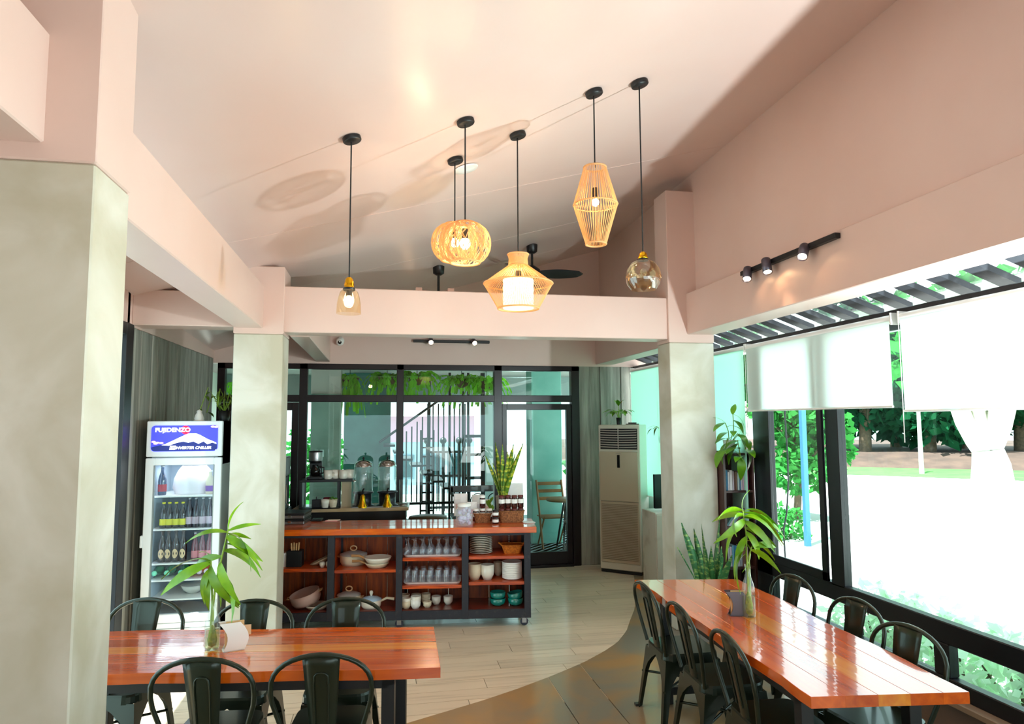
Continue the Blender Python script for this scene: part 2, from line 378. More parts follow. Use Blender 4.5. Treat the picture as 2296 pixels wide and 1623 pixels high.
# lean-to strip between the beam and the window head
ln = struct('lean_to_roof', None, None, 'narrow lean to roof of clear sheet on dark rafters above the window')
yy = -2.2
RD = mat('dark_rafter', '33343a', .6, c2='55565a', nscale=12, lo=.55, hi=.8)
while yy < 8.8:
    V = []
    for x, zz in ((3.10, 2.84), (3.60, 2.66)):
        for dy in (0, .11):
            V += [(x, yy+dy, zz), (x, yy+dy, zz+.04)]
    put('rafter', MB().add(V, [(0,2,6,4),(1,5,7,3),(0,4,5,1),(2,3,7,6),(0,1,3,2),(4,6,7,5)]), RD, ln)
    yy += .272
V = [(3.05,-2.5,2.915),(3.9,-2.5,2.61),(3.9,9,2.61),(3.05,9,2.915)]
put('roof_sheet', MB().add(V+[(a,b,c+.01) for a,b,c in V], [(0,3,2,1),(4,5,6,7),(0,1,5,4),(1,2,6,5),(2,3,7,6),(3,0,4,7)]), glass('roof_sheet', (.97,.99,1), 1.3, dens=.12), ln)
put('head_rail', MB().bbox(XW-.04, XW+.06, -2.5, YF, 2.6, 2.64, .004), BLACKF, ln)

# ================================================================== OUTSIDE RIGHT
GND = mat('pale_gravel', 'e6e6e2', .9, c2='dadad6', nscale=.6)
struct('ground', MB().box(3.65, 70, -40, 60, -.35, -.2), GND, 'pale sunlit gravel yard outside the window')
lawn = struct('lawn', MB().add([(6,36,-.19),(22,36,-.19),(36,22,-.19),(42,2,-.19),(33,2,-.19),(27,11.5,-.19),(22.5,18.5,-.19),(18.6,22.6,-.19),(13,26.8,-.19),(7,29,-.19)], [(9,8,7,6,5,4,3,2,1,0)]), mat('lawn', '4f8f3c', .9, c2='3f7a34', nscale=1.5), 'strip of green lawn beyond the gravel')
bank = MB(); n = 24
for i in range(n):
    pass
def bank_pts(h, off):
    return [(14+off, 42, h), (22+off*.8, 38.5, h), (30+off*.7, 34, h), (38+off*.6, 28, h), (46+off, 18, h), (58+off, 4, h)]
def bank_pts(h, off):
    return [(8, 32.5, h), (14, 30.5, h), (20, 27.5, h), (26, 23, h), (32, 16, h), (38, 6, h)]
A, B, C = bank_pts(-.2, 0), [(a*1.08, b*1.08, .38+.06*math.sin(i*2.3)) for i, (a, b, c) in enumerate(bank_pts(0, 0))], [(a*1.6, b*1.6, .5) for a, b, c in bank_pts(0, 0)]
n = len(A)
bank.add(A+B+C, [(i, i+1, n+i+1, n+i) for i in range(n-1)]+[(n+i, n+i+1, 2*n+i+1, 2*n+i) for i in range(n-1)], True)
struct('earth_bank', bank, mat('bare_earth', '5a463c', .95, c2='463730', nscale=1.2, bump=.4), 'brown bare earth bank behind the lawn')
def leaves(c, r, n, size, rnd, squash=.8, up=0):
    mb = MB()
    for _ in range(n):
        d = Vector((rnd.gauss(0,1), rnd.gauss(0,1), rnd.gauss(0,1))).normalized()*(rnd.random()**.35)
        p = Vector(c)+Vector((d.x*r, d.y*r, d.z*r*squash))
        a = Vector((rnd.uniform(-1,1), rnd.uniform(-1,1), rnd.uniform(-1,.6))).normalized(); b = a.orthogonal().normalized()
        b = (Matrix.Rotation(rnd.uniform(0, 6.28), 3, a) @ b); s = size*rnd.uniform(.6, 1.3)
        mb.add([p, p+a*s*.5+b*s*.28, p+a*s, p+a*s*.5-b*s*.28], [(0,1,2,3)])
    return mb
def tree(x, y, h, r, label, trunk=BARK, tr=.25, n=1500, leaf=LEAFD, size=.6, blobs=6, seed=1, z0=-.2, group='trees along the earth bank', base=.35):
    rn = random.Random(seed); t = thing('tree', label, 'tree', (x, y, z0), rn.uniform(0, 6), group)
    tm = MB(); tm.tube([(0,0,-.2),(.08,.05,h*.3),(-.05,.1,h*.6),(0,0,h*.85)], tr, 8, r2=tr*.4)
    for k in range(4):
        a = k*1.6+rn.random(); tm.tube([(0,.05,h*(.3+.1*k)),(math.cos(a)*r*.4,math.sin(a)*r*.4,h*(.45+.1*k)),(math.cos(a)*r*.8,math.sin(a)*r*.8,h*(.55+.1*k))], tr*.4, 6, r2=tr*.12)
    put('trunk', tm, trunk, t); L = MB()
    for k in range(blobs):
        a = rn.uniform(0, 6.28); q = rn.uniform(.1, .65)*r
        l = leaves((math.cos(a)*q, math.sin(a)*q, h*rn.uniform(base, .95)), r*rn.uniform(.4,.65), n//blobs, size, rn); L.add(l.v, l.f)
    f = put('foliage', L, leaf, t); f['kind'] = 'stuff'; return t
spots = [(1760,1000,39,6.5,2.7),(1830,1000,42,7,3),(1940,1012,38,7,3),(2010,1012,43,7.5,3),(2085,1010,38,7,3),(2155,1010,42,7.5,3),(2215,1010,39,7,3),(2290,1010,40,7.5,3),(2380,1010,40,7.5,3)]
kinds = ['bushy green tree seen through the narrow left pane','second bushy tree seen through the narrow left pane','tree with thin dark trunk just right of the window post',
 'dense evergreen tree seen in the gap between the blinds','broad leafy tree behind the lamp pole','leafy tree just right of the lamp pole','evergreen tree behind the forked white trunk','tree with brown trunk at the right edge of the window','dense tree just outside the right edge of the window']
for i, (px, py, dist, h, r) in enumerate(spots):
    d = ray(px, 1010); k = dist/math.hypot(d.x, d.y)
    tree(d.x*k, d.y*k, h, r, kinds[i], seed=20+i, n=2400, size=.7, leaf=LEAFD if i > 1 else LEAFP, z0=.36, base=.22, tr=.3)
d_ = ray(1778, 1010); k = 15/math.hypot(d_.x, d_.y)
tree(d_.x*k, d_.y*k, 3.3, 1.3, 'nearer loose pale green tree behind the blue post', seed=77, n=2600, size=.22, leaf=LEAFP, z0=-.2, base=.35, tr=.08, group='garden trees near the house')
# forked pale trunk
d = ray(2235, 1075); k = 21/math.hypot(d.x, d.y); tx, ty = d.x*k, d.y*k
t = thing('forked_tree', 'white forked tree trunk standing on the lawn edge', 'tree', (tx, ty, -.2))
def tdir(px, py, dist): d = ray(px, py); k = dist/math.hypot(d.x, d.y); return O+d*k-Vector((tx, ty, -.2))
tm = MB(); base = tdir(2225, 1075, 21)
tm.tube([base+Vector((0,0,-.2)), tdir(2222,1040,21), tdir(2215,1010,21)], .5, 10, r2=.36)
for pts, r in (([(2215,1015),(2190,985),(2165,945),(2148,905),(2130,840)], .3), ([(2216,1010),(2218,980),(2200,945),(2190,905),(2180,850)], .22), ([(2222,1010),(2232,960),(2236,915),(2240,850)], .26), ([(2230,1000),(2250,960),(2262,920),(2275,860)], .2)):
    tm.tube([tdir(a, b, 21+i*.05) for i, (a, b) in enumerate(pts)], r, 8, r2=r*.6)
put('trunk', tm, BARKW, t)
rn = random.Random(5); L = leaves(tuple(tdir(2200, 740, 21)), 3.2, 900, .5, rn, .5); f = put('foliage', L, LEAFP, t); f['kind'] = 'stuff'
# lamp pole, thin blue post, stones, shrub, vines
d = az(2067, 1062, -.2)
t = thing('lamp_pole', 'slim pale lamp pole standing on the lawn', 'pole', tuple(d)); put('pole', MB().tube([(0,0,0),(0,0,3.0)], .09, 8, r2=.06), WHITE, t); put('lamp_head', MB().lathe([(.05,0),(.14,.05),(.14,.22),(.03,.3)], 10, (0,0,3.0)), WHITE, t)
d = az(1812, 1245, -.2)
t = thing('blue_post', 'blue square post outside the narrow left pane', 'post', tuple(d)); put('post', MB().bbox(-.04,.04,-.04,.04,0,3.4,.008), mat('blue_grey_paint', '2c6a94', .5), t); put('base_plate', MB().box(-.14,.14,-.14,.14,0,.03), STEEL, t)
for i, (px, py, s) in enumerate(((1905,1036,.5),(1958,1044,.4),(1890,1042,.3))):
    p = az(px, py, -.2); mb = MB().sph((0,0,.12*s), .5*s, 10, 6, .55); rn = random.Random(i); mb.v = [(a*(1+rn.uniform(-.12,.12)), b*(1+rn.uniform(-.12,.12)), c) for a, b, c in mb.v]
    tag(put('rock', mb, mat('pale_stone', 'cfc8c0', .9), None, (p.x, p.y, -.15)), ['pale rock on the lawn just right of the window post','rounded pale rock on the lawn left of the lamp pole','small pale rock nearest the window post'][i], 'rock', 'rocks on the lawn')
def bush(name, label, c, r, n, size, mt, seed, squash=.8, cat='shrub', group=None):
    t = thing(name, label, cat, (c[0], c[1], c[2]), 0, group); rn = random.Random(seed)
    f = put('foliage', leaves((0,0,r*squash), r, n, size, rn, squash), mt, t); f['kind'] = 'stuff'
    st = MB()
    for k in range(5): a = k*1.25; st.tube([(0,0,-.1),(math.cos(a)*r*.3,math.sin(a)*r*.3,r*.6),(math.cos(a)*r*.6,math.sin(a)*r*.6,r*1.1)], .02, 5, r2=.006)
    put('stem', st, BARK, t); return t
p = az(1762, 1225, -.2); bush('garden_shrub', 'small green shrub outside the narrow left pane', (p.x, p.y, -.2), .42, 420, .12, LEAFP, 3)
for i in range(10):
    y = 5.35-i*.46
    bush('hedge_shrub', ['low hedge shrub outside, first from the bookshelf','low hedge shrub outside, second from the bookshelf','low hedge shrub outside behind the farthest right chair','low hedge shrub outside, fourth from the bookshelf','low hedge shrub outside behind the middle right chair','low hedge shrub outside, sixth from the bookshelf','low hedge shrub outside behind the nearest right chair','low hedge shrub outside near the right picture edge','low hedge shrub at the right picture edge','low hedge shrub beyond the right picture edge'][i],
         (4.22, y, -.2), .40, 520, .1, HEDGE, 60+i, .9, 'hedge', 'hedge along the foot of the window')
# sagging cable outside narrow pane
tag(put('garden_cable', MB().tube([ay(1760,850,8.3), ay(1760,930,8.3), ay(1766,1020,8.3), ay(1768,1080,8.3), ay(1764,1150,8.3), ay(1757,1190,8.3), ay(1757,1190,8.3)+Vector((.03,0,-1)).normalized()*(ay(1757,1190,8.3).z+.2)], .012, 5), BLACKF), 'thin dark hanging vine outside the narrow left pane', 'vine')

# ================================================================== PATIO BEHIND THE GLASS
struct('ground_patio', MB().box(-6, 9, YF+.15, 40, -.2, -.06), mat('patio_ground', 'a9aea6', .9), 'pale ground around the patio')
pf = struct('patio_floor', MB().box(-3, 4.2, YF+.1, 14, -.06, -.02), mat('deck_under', '6f7c78', .8), 'patio deck of diagonal grey boards')
DK = mat('deck_board', '9fb0b4', .5, c2='7d9095', nscale=6, rnd=.12, bump=.05)
for i in range(-8, 30):   # diagonal boards, clipped to a strip in front of the door
    o = i*.19
    a = put('deck_board', MB().box(-2.6, 2.6, -.085, .085, -.02, 0), DK, pf, (.6+o*.72, 11.4-0, 0), (0, 0, R_(48)))
struct('patio_ceiling', MB().box(-3, 4.4, YF+.15, 13.6, 2.78, 2.95), mat('patio_soffit', 'b3aaa6', .6), 'grey soffit above the patio')
tag(put('patio_light', MB().lathe([(.01,-.012),(.1,-.012),(.11,0)], 20, (0,0,0)), emis('patio_lamp', 'ffffff', 6), None, (1.98, 10.2, 2.778)), 'round white ceiling light above the patio door', 'ceiling light')
PTC = mat('patio_concrete', '8f988a', .6, c2='a9b0a2', nscale=2, bump=.1)
TLC = mat('teal_concrete', '6fb0a2', .55, c2='8cc6b8', nscale=2.2, bump=.1)
c = struct('patio_column', MB().bbox(-.94, -.545, 9.95, 10.35, -.06, 2.3, .008), PTC, 'grey concrete patio column behind the coffee maker'); put('capital', MB().bbox(-.945, -.54, 9.945, 10.355, 2.3, 2.78, .005), PINK, c)
tag(put('switch_plate', MB().bbox(-.81,-.755,9.93,9.95,1.42,1.52,.004), WHITE), 'white switch plate on the grey patio column, right one', 'switch', 'switch plates on the patio column')
tag(put('switch_plate', MB().bbox(-.88,-.83,9.93,9.95,1.46,1.52,.004), WHITE), 'white switch plate on the grey patio column, left one', 'switch', 'switch plates on the patio column')
struct('patio_column', MB().bbox(2.36, 2.85, 10.6, 11.0, -.06, 2.78, .008), TLC, 'teal tinted concrete column seen through the glass door')
struct('patio_column', MB().bbox(1.82, 2.03, 12.0, 12.2, -.06, 2.78, .008), mat('white_post', 'e6f2ee', .5), 'white patio post left of the glass door')
struct('patio_beam', MB().box(-3, 4.4, 13.3, 13.6, 2.28, 2.78), mat('beam_grey', '8f9c98', .6), 'grey concrete beam at the far edge of the patio roof')
struct('wall_patio', MB().box(-.62, .2, 12.6, 12.8, -.06, 4), mat('teal_wall', '4f8f84', .6, c2='3f7a70', nscale=2, bump=.1), 'teal concrete wall behind the drink dispensers')
struct('wall_patio_side', MB().box(-3.0, -2.85, 9.2, 14, -.06, 2.9), mat('pale_green_wall', 'cfe8d6', .6), 'pale wall at the left of the patio')
# distant building and planting
b = thing('distant_building', 'pale pink building beyond the black stairs', 'building', (1.35, 19, -.2)); put('wall', MB().box(-1.1, 1.25, 0, .3, 1.55, 2.25), mat('far_pink', 'c493a8', .8), b); put('lower_wall', MB().box(-1.1, 1.25, .02, .3, 0, 1.55), mat('far_blue_grey', '9fb4c4', .8), b)
for i in range(3): f = put('window', MB().box(-.95+i*.75, -.4+i*.75, -.02, .02, .55, 1.2), mat('far_window', '56707c', .4), b); put('pane', MB().box(-.9+i*.75, -.45+i*.75, -.03, -.02, .6, 1.15), FGLASS, f)
put('roof', MB().prism([(-1.3,-.3),(1.4,-.3),(1.4,.5),(-1.3,.5)], 2.25, 2.4), WHITE, b)
for i, (x, y) in enumerate(((-1.5,16),(-4.2,15.5),(6.2,17),(4.9,14.6))):
    bush('patio_shrub', ['bright green shrub behind the far left column','bright shrub at the far left behind the fridge','green shrub behind the teal column','green shrub at the far right behind the door'][i], (x, y, -.2), .9, 500, .25, LEAFP, 80+i, 1.1, 'shrub', 'shrubs beyond the patio')
# stairs of black steel
st = thing('staircase', 'black steel staircase with thin treads and tall vertical bars', 'staircase', (0, 11.6, 0))
tr = [(905,923,1028),(924,947,1042),(948,971,1061),(971,994,1077),(995,1015,1092),(1016,1034,1108),(885,904,1012),(862,884,997)]
for a, b_, y in tr:
    p, q = ay(a-2, y, 11.6), ay(b_+2, y, 11.6); put('tread', MB().bbox(p.x, q.x, -.05, .85, p.z-.035, p.z, .004), BLKM, st)
n = 0
for px in range(898, 1050, 12):
    p = ay(px, 1125, 11.6); q = ay(px, 905 if px > 950 else 985-(px-890)*.9, 11.6); put('baluster', MB().box(p.x-.011, p.x+.011, -.03, -.008, max(p.z, .5), q.z), BLKM, st)
    n += 1
p, q = ay(893, 1128, 11.6), ay(1055, 1128, 11.6); put('bottom_rail', MB().box(p.x, q.x, -.04, 0, p.z-.03, p.z+.01), BLKM, st)
p, q = ay(850, 992, 11.55), ay(995, 890, 11.55); put('handrail', MB().tube([(p.x, -.05, p.z), (q.x, -.05, q.z)], .02, 8), BLKM, st)
for px, w_ in ((962, .05), (1008, .04), (1038,.04), (1050,.04), (1083,.07)): p = ay(px, 1000, 11.9); put('post', MB().box(p.x-w_/2, p.x+w_/2, .3, .3+w_, 0, 2.75), BLKM, st)
for z in (.9, 1.3, 1.62): p = ay(1036, 1000, 11.9); q = ay(1085, 1000, 11.9); put('cross_rail', MB().box(p.x, q.x, .31, .34, z, z+.05), BLKM, st)
lad = ay(958, 1000, 12.5)
t = thing('ladder_rack', 'small black ladder rack leaning behind the stairs', 'rack', (lad.x, 12.5, 0)); put('side_rail', MB().box(-.13,-.1,0,.03,0,1.75), BLKM, t); put('side_rail', MB().box(.1,.13,0,.03,0,1.75), BLKM, t)
for k in range(9): put('rung', MB().box(-.1,.1,0,.03,.3+k*.16,.33+k*.16), BLKM, t)
# iron gate with ball finials
ga, gb = ay(958, 1000, 14.5), ay(1052, 1000, 14.5)
gt = thing('iron_gate', 'black iron gate with round finials beyond the stairs', 'gate', (ga.x, 14.5, -.06))
gw = gb.x-ga.x
for x in (0, gw*.38, gw*.76, gw): put('gate_post', MB().box(x-.03, x+.03, 0, .06, 0, 1.5), BLKM, gt); put('finial', MB().sph((x, .03, 1.56), .075, 10, 8), BLKM, gt)
for k in range(16): put('gate_bar', MB().box(.03+k*gw/16, .045+k*gw/16, .02, .035, .1, 1.35), BLKM, gt)
for z in (.15, .8, 1.3): put('gate_rail', MB().box(0, gw, .015, .045, z, z+.05), BLKM, gt)
# iron bench
pb = ay(1075, 1100, 11.0); t = thing('iron_bench', 'grey bench with scrolled iron back beyond the stairs', 'bench', (pb.x, 11.0, 0))
put('seat', MB().bbox(-.45,.45,-.22,.22,.38,.43,.01), mat('bench_grey', '6c6670', .6), t); put('backrest', MB().bbox(-.45,.45,.2,.24,.76,.86,.008), mat('bench_rose', '9a8088', .6), t)
for sx in (-.4,.4): put('leg', MB().box(sx-.02,sx+.02,-.2,.22,0,.38), BLKM, t)
for k in range(3): c_ = MB(); c_.tube([(-.28+k*.28+.11*math.cos(a*PI/8), .22, .62+.11*math.sin(a*PI/8)) for a in range(16)], .008, 6, True); put('scroll', c_, BLKM, t)
for sx in (-.42, .42): put('back_post', MB().box(sx-.015,sx+.015,.2,.23,.38,.84), BLKM, t)
# folding wooden chairs and round table behind the door
def folding_chair(label, loc, rz, wd):
    t = thing('folding_chair', label, 'chair', loc, rz, 'folding chairs on the patio')
    for sx in (-.2, .2):
        put('leg', MB().tube([(sx,.22,0),(sx,-.2,.98)], .016, 6), wd, t); put('leg', MB().tube([(sx*.86,-.22,0),(sx*.86,.2,.46)], .014, 6), wd, t)
    for z in (.93, .82, .71): put('back_slat', MB().bbox(-.21,.21,-.215+(.98-z)*.43,-.2+(.98-z)*.43,z-.025,z+.025,.004), wd, t)
    for k in range(6): put('seat_slat', MB().bbox(-.2,.2,-.17+k*.065,-.115+k*.065,.44,.455,.003), wd, t)
    return t
WD = mat('patio_teak', 'a5713f', .5, c2='8a5a30', nscale=6); WDD = mat('patio_dark_teak', '6a5548', .6)
p = ay(1238, 1150, 10.35); folding_chair('light brown wooden folding chair behind the glass door', (p.x, 10.35, 0), PI, WD)
p = ay(1283, 1150, 9.9); folding_chair('dark wooden folding chair at the door edge', (p.x+.05, 9.75, 0), R_(75), WDD)
p = ay(1252, 1118, 10.1); t = thing('round_table', 'small round wooden patio table behind the glass door', 'table', (p.x+.1, 10.0, 0)); put('tabletop', MB().lathe([(.01,.72),(.3,.72),(.31,.735),(.3,.75),(.01,.75)], 28), WD, t)
for a in range(3): put('leg', MB().tube([(.05*math.cos(a*2.1),.05*math.sin(a*2.1),.72),(.22*math.cos(a*2.1),.22*math.sin(a*2.1),0)], .015, 6), BLKM, t)
pot = thing('potted_plant', 'small green plant in brown pot on the patio table', 'plant', (p.x+.27, 10.05, .75)); put('pot', MB().lathe([(.045,0),(.065,.1),(.06,.1),(.045,.02)], 14), mat('brown_pot', '5e2f26', .6), pot); f = put('foliage', leaves((0,0,.18), .11, 60, .08, random.Random(3)), LEAF, pot); f['kind'] = 'stuff'
# hanging ferns
def fern(label, px, py, Y, r, drop, seed):
    p = ay(px, py, Y); t = thing('hanging_fern', label, 'plant', (p.x, Y, p.z), 0, 'ferns hanging behind the glass'); rn = random.Random(seed)
    put('basket', MB().lathe([(.03,-.1),(.1,-.06),(.13,.03),(.12,.03),(.08,-.05)], 14), mat('coir', '5a4426', .9), t)
    put('hanger', MB().tube([(0,0,.0),(0,0,2.78-p.z)], .005, 5), BLKM, t)
    for k in range(46):
        a = rn.uniform(0, 6.28); L_ = r*rn.uniform(.6, 1.3); dz = drop*rn.uniform(.2, 1.1); pts = []
        for i in range(6): q = i/5; pts.append(Vector((math.cos(a)*L_*(q**.8), math.sin(a)*L_*(q**.8), .14*math.sin(q*2.4)-dz*q*q)))
        fm = MB()
        for i in range(5):
            P0, P1 = pts[i], pts[i+1]; s_ = (P1-P0).cross(Vector((0,0,1))).normalized()
            for sg in (-1, 1):
                wv = .06*(1-i/6.5); fm.add([P0, P0.lerp(P1,.35)+s_*sg*wv+Vector((0,0,-.02)), P0.lerp(P1,.85)+s_*sg*wv*.8+Vector((0,0,-.03)), P1], [(0,1,2,3)])
        put('frond', fm, FERN, t)
fern('hanging fern nearest the grey patio column', 785, 852, 10.3, .22, .6, 1)
fern('hanging fern left of the centre mullion', 868, 850, 10.0, .3, .42, 2)
fern('hanging fern just right of the centre mullion', 935, 848, 10.0, .36, .42, 3)
fern('dark hanging fern above the stairs', 1035, 855, 10.6, .42, .5, 4)
fern('hanging fern against the white post', 1090, 858, 10.2, .32, .5, 5)
fern('hanging plant at the far left pane', 548, 870, 10.0, .3, .3, 6)
# ================================================================== CHAIRS
def make_chair(label):
    t = thing('metal_chair', label, 'chair')
    s = MB(); s.prism(rrect(.36,.36,.07,5), .44, .452, P2=rrect(.35,.35,.065,5)); s.prism(rrect(.368,.368,.074,5), .405, .44, P2=rrect(.36,.36,.07,5))
    put('seat', s, GUN, t)
    th = .004
    for sx in (-1, 1):
        for sy in (-1, 1):
            L = MB(); n = 9
            for ax_ in (0, 1):
                ring = []
                for i in range(n+1):
                    q = i/n; z = .41*(1-q); cx_ = sx*(.178+.045*q+.0), ; X = sx*(.178+.042*q); Y = sy*(.178+.05*q)
                    wd = .030+.145*max(0, 1-q*2.3)**2.2+.02*(1-q)
                    if ax_ == 0: a = (X, Y, z); b = (X-sx*wd, Y, z); a2 = (X-sx*th, Y-sy*th, z); b2 = (X-sx*wd, Y-sy*th, z)
                    else: a = (X, Y, z); b = (X, Y-sy*wd, z); a2 = (X-sx*th, Y-sy*th, z); b2 = (X-sx*th, Y-sy*wd, z)
                    ring += [a, b, b2, a2]
                Fs = []
                for i in range(n):
                    o = i*4
                    for k in range(4): Fs.append((o+k, o+(k+1)%4, o+4+(k+1)%4, o+4+k))
                Fs += [(0,1,2,3), (n*4,n*4+1,n*4+2,n*4+3)]
                L.add(ring, Fs)
            lg = put('leg', L, GUN, t)
            put('foot', MB().box(sx*.222-.018, sx*.222+.018, sy*.228-.018, sy*.228+.018, 0, .015), BLKM, lg)
    def yb(z): return -.172-.085*((z-.44)/.41)
    pts = []
    for z in (.44, .5, .56, .62, .67): pts.append((-(.165+.062*min(1,(z-.44)/.2)), yb(z), z))
    for i in range(1, 16):
        a = PI-PI*i/16; z = .68+.165*math.sin(a)**.8; pts.append((.228*math.cos(a), yb(z), z))
    for z in (.67, .62, .56, .5, .44): pts.append(((.165+.062*min(1,(z-.44)/.2)), yb(z), z))
    put('back_frame', MB().tube(pts, .0115, 10), GUN, t)
    b = MB(); V = []; n = 8
    for i in range(n+1):
        z = .445+(.842-.445)*i/n; wd = .056+.03*i/n
        for k in range(5):
            u = -1+k*.5; V.append((u*wd, yb(z)+.012*u*u-.004, z))
    for i in range(n+1):
        z = .445+(.842-.445)*i/n; wd = .056+.03*i/n
        for k in range(5): u = -1+k*.5; V.append((u*wd, yb(z)+.012*u*u, z))
    Fs = []; h = (n+1)*5
    for i in range(n):
        for k in range(4): a = i*5+k; Fs += [(a, a+1, a+6, a+5), (h+a+5, h+a+6, h+a+1, h+a)]
    for i in range(n): Fs += [(i*5, i*5+5, h+i*5+5, h+i*5), (i*5+4, h+i*5+4, h+i*5+9, i*5+9)]
    Fs += [tuple(list(range(n*5, n*5+5))+[h+n*5+4-k for k in range(5)])]
    b.add(V, Fs, True); sp = put('backrest', b, GUN, t)
    e = []
    for u, z in ((-.030,.50),(-.034,.70),(-.030,.745),(-.02,.757),(0,.76),(.02,.757),(.030,.745),(.034,.70),(.030,.50)): e.append((u, yb(z)-.004, z))
    put('embossed_rib', MB().tube(e, .0045, 6), GUN, sp)
    for sg in (-1, 1): put('stretcher', MB().tube([(-.195,-.2*sg,.235),(0,0,.245+.006*sg),(.195,.2*sg,.235)], .008, 6), GUN, t)
    return t
proto = None
def chair(label, back, rz, group):
    """back: point (at z .85) that the top of the backrest reaches"""
    global proto
    off = Matrix.Rotation(rz, 3, 'Z') @ Vector((0, -.257, 0)); loc = (back.x-off.x, back.y-off.y, .003 if back.y-off.y < curve_y(back.x-off.x)+.3 else 0)
    if proto is None: proto = make_chair(label); proto.location = loc; proto.rotation_euler = (0,0,rz); proto['group'] = group; return proto
    return dup(proto, loc, rz, label, group)
GL, GR = 'metal chairs around the left table', 'metal chairs around the right table'
chair('olive metal chair in front of the left table, nearer the big column', az(450,1477,.85), R_(-7), GL)
chair('olive metal chair in front of the left table, at its right end', az(719,1467,.85), R_(-6), GL)
chair('metal chair behind the left table, in front of the drinks fridge', az(334,1342,.85), R_(180-12), GL)
chair('metal chair behind the left table, right of the bamboo vase', az(574,1345,.85), R_(180-8), GL)
chair('metal chair behind the left table, in front of the kitchen island', az(777,1341,.85), R_(180-4), GL)
chair('metal chair on the aisle side of the right table, farthest one', az(1440,1308,.85), R_(-90-2), GR)
chair('metal chair on the aisle side of the right table, middle one', az(1517,1355,.85), R_(-90-3), GR)
chair('metal chair on the aisle side of the right table, nearest one', az(1624,1420,.85), R_(-90-4), GR)
chair('metal chair on the window side of the right table, farthest one', az(1782,1291,.85), R_(90+4), GR)
chair('metal chair on the window side of the right table, middle one', az(1925,1344,.85), R_(90+2), GR)
chair('metal chair on the window side of the right table, nearest one', az(2040,1403,.85), R_(90+6), GR)

# ================================================================== TABLES
def slab_table(label, A, B, C, D, nb, label_group, inset=(.28,.06), edge=.012, seed=1, floor_z=0):
    """corners at table-top height: A,B one end (left,right side), D,C the other; boards run from A-B to D-C"""
    ctr = (A+B+C+D)/4; ax_ = ((D+C)-(A+B)).normalized(); ang = math.atan2(ax_.y, ax_.x)
    t = thing('dining_table', label, 'table', (ctr.x, ctr.y, 0), ang)
    R = Matrix.Rotation(-ang, 3, 'Z'); a, b, c, d = [R @ (q-ctr) for q in (A, B, C, D)]; rn = random.Random(seed); top = .75; th = .048
    n = 26; cuts = [0]+[(i+rn.uniform(-.12,.12))/nb for i in range(1, nb)]+[1]
    for k in range(nb):
        V = []
        for i in range(n+1):
            q = i/n; p0 = a.lerp(d, q); p1 = b.lerp(c, q)
            u0 = p0.lerp(p1, cuts[k]); u1 = p0.lerp(p1, cuts[k+1]); nrm = (p1-p0).normalized()
            if k == 0: u0 = u0+nrm*(edge*math.sin(i*.7+seed)*.7+rn.uniform(-.003,.003))
            else: u0 = u0+nrm*.0002
            if k == nb-1: u1 = u1+nrm*(edge*math.sin(i*.55+seed*2)*.7+rn.uniform(-.003,.003))
            else: u1 = u1-nrm*.0002
            V += [(u0.x,u0.y,top-th),(u1.x,u1.y,top-th),(u1.x,u1.y,top-.0015),(u1.x-nrm.x*.0015,u1.y-nrm.y*.0015,top),(u0.x+nrm.x*.0015,u0.y+nrm.y*.0015,top),(u0.x,u0.y,top-.0015)]
        Fs = []
        for i in range(n):
            o = i*6
            for j in range(6): Fs.append((o+j, o+6+j, o+6+(j+1)%6, o+(j+1)%6))
        Fs += [(0,1,2,3,4,5), tuple(n*6+j for j in (5,4,3,2,1,0))]
        put('tabletop_board', MB().add(V, Fs), VARNY if k in (2,) else VARN, t)
    xs0, xs1 = max(a.x, b.x)+inset[0], min(c.x, d.x)-inset[0]; yl = min(abs(a.y), abs(b.y), abs(c.y), abs(d.y))-inset[1]
    put('apron', MB().box(xs0, xs1, -yl, -yl+.04, .64, .702).box(xs0, xs1, yl-.04, yl, .64, .702), BLKM, t)
    for x in (xs0, xs1):
        for y in (-yl, yl-.06):
            put('leg', MB().bbox(x-.03 if x == xs0 else x-.03, x+.03, y, y+.06, floor_z, .702, .003), BLKM, t)
        put('leg_crossbar', MB().bbox(x-.025, x+.025, -yl, yl, .06, .11, .003).bbox(x-.03, x+.03, -yl, yl, .65, .702, .003), BLKM, t)
    return t
lt_fr, lt_nr = az(972,1404,.75), az(988,1497,.75)
ddir = (az(241,1415,.75)-lt_fr).normalized(); Ltab = 2.0
slab_table('glossy orange red plank dining table beside the big left column', lt_nr+(-(lt_nr-az(237,1512,.75)).normalized())*Ltab*0+((az(237,1512,.75)-lt_nr).normalized())*Ltab, lt_fr+ddir*Ltab, lt_fr, lt_nr, 5, None, inset=(.17,.06), seed=2)
slab_table('glossy orange red plank dining table along the right window', az(1425,1300,.75), az(1655,1298,.75), az(2178,1551,.75), az(1821,1562,.75), 5, None, inset=(.2,.05), seed=5, floor_z=.003)

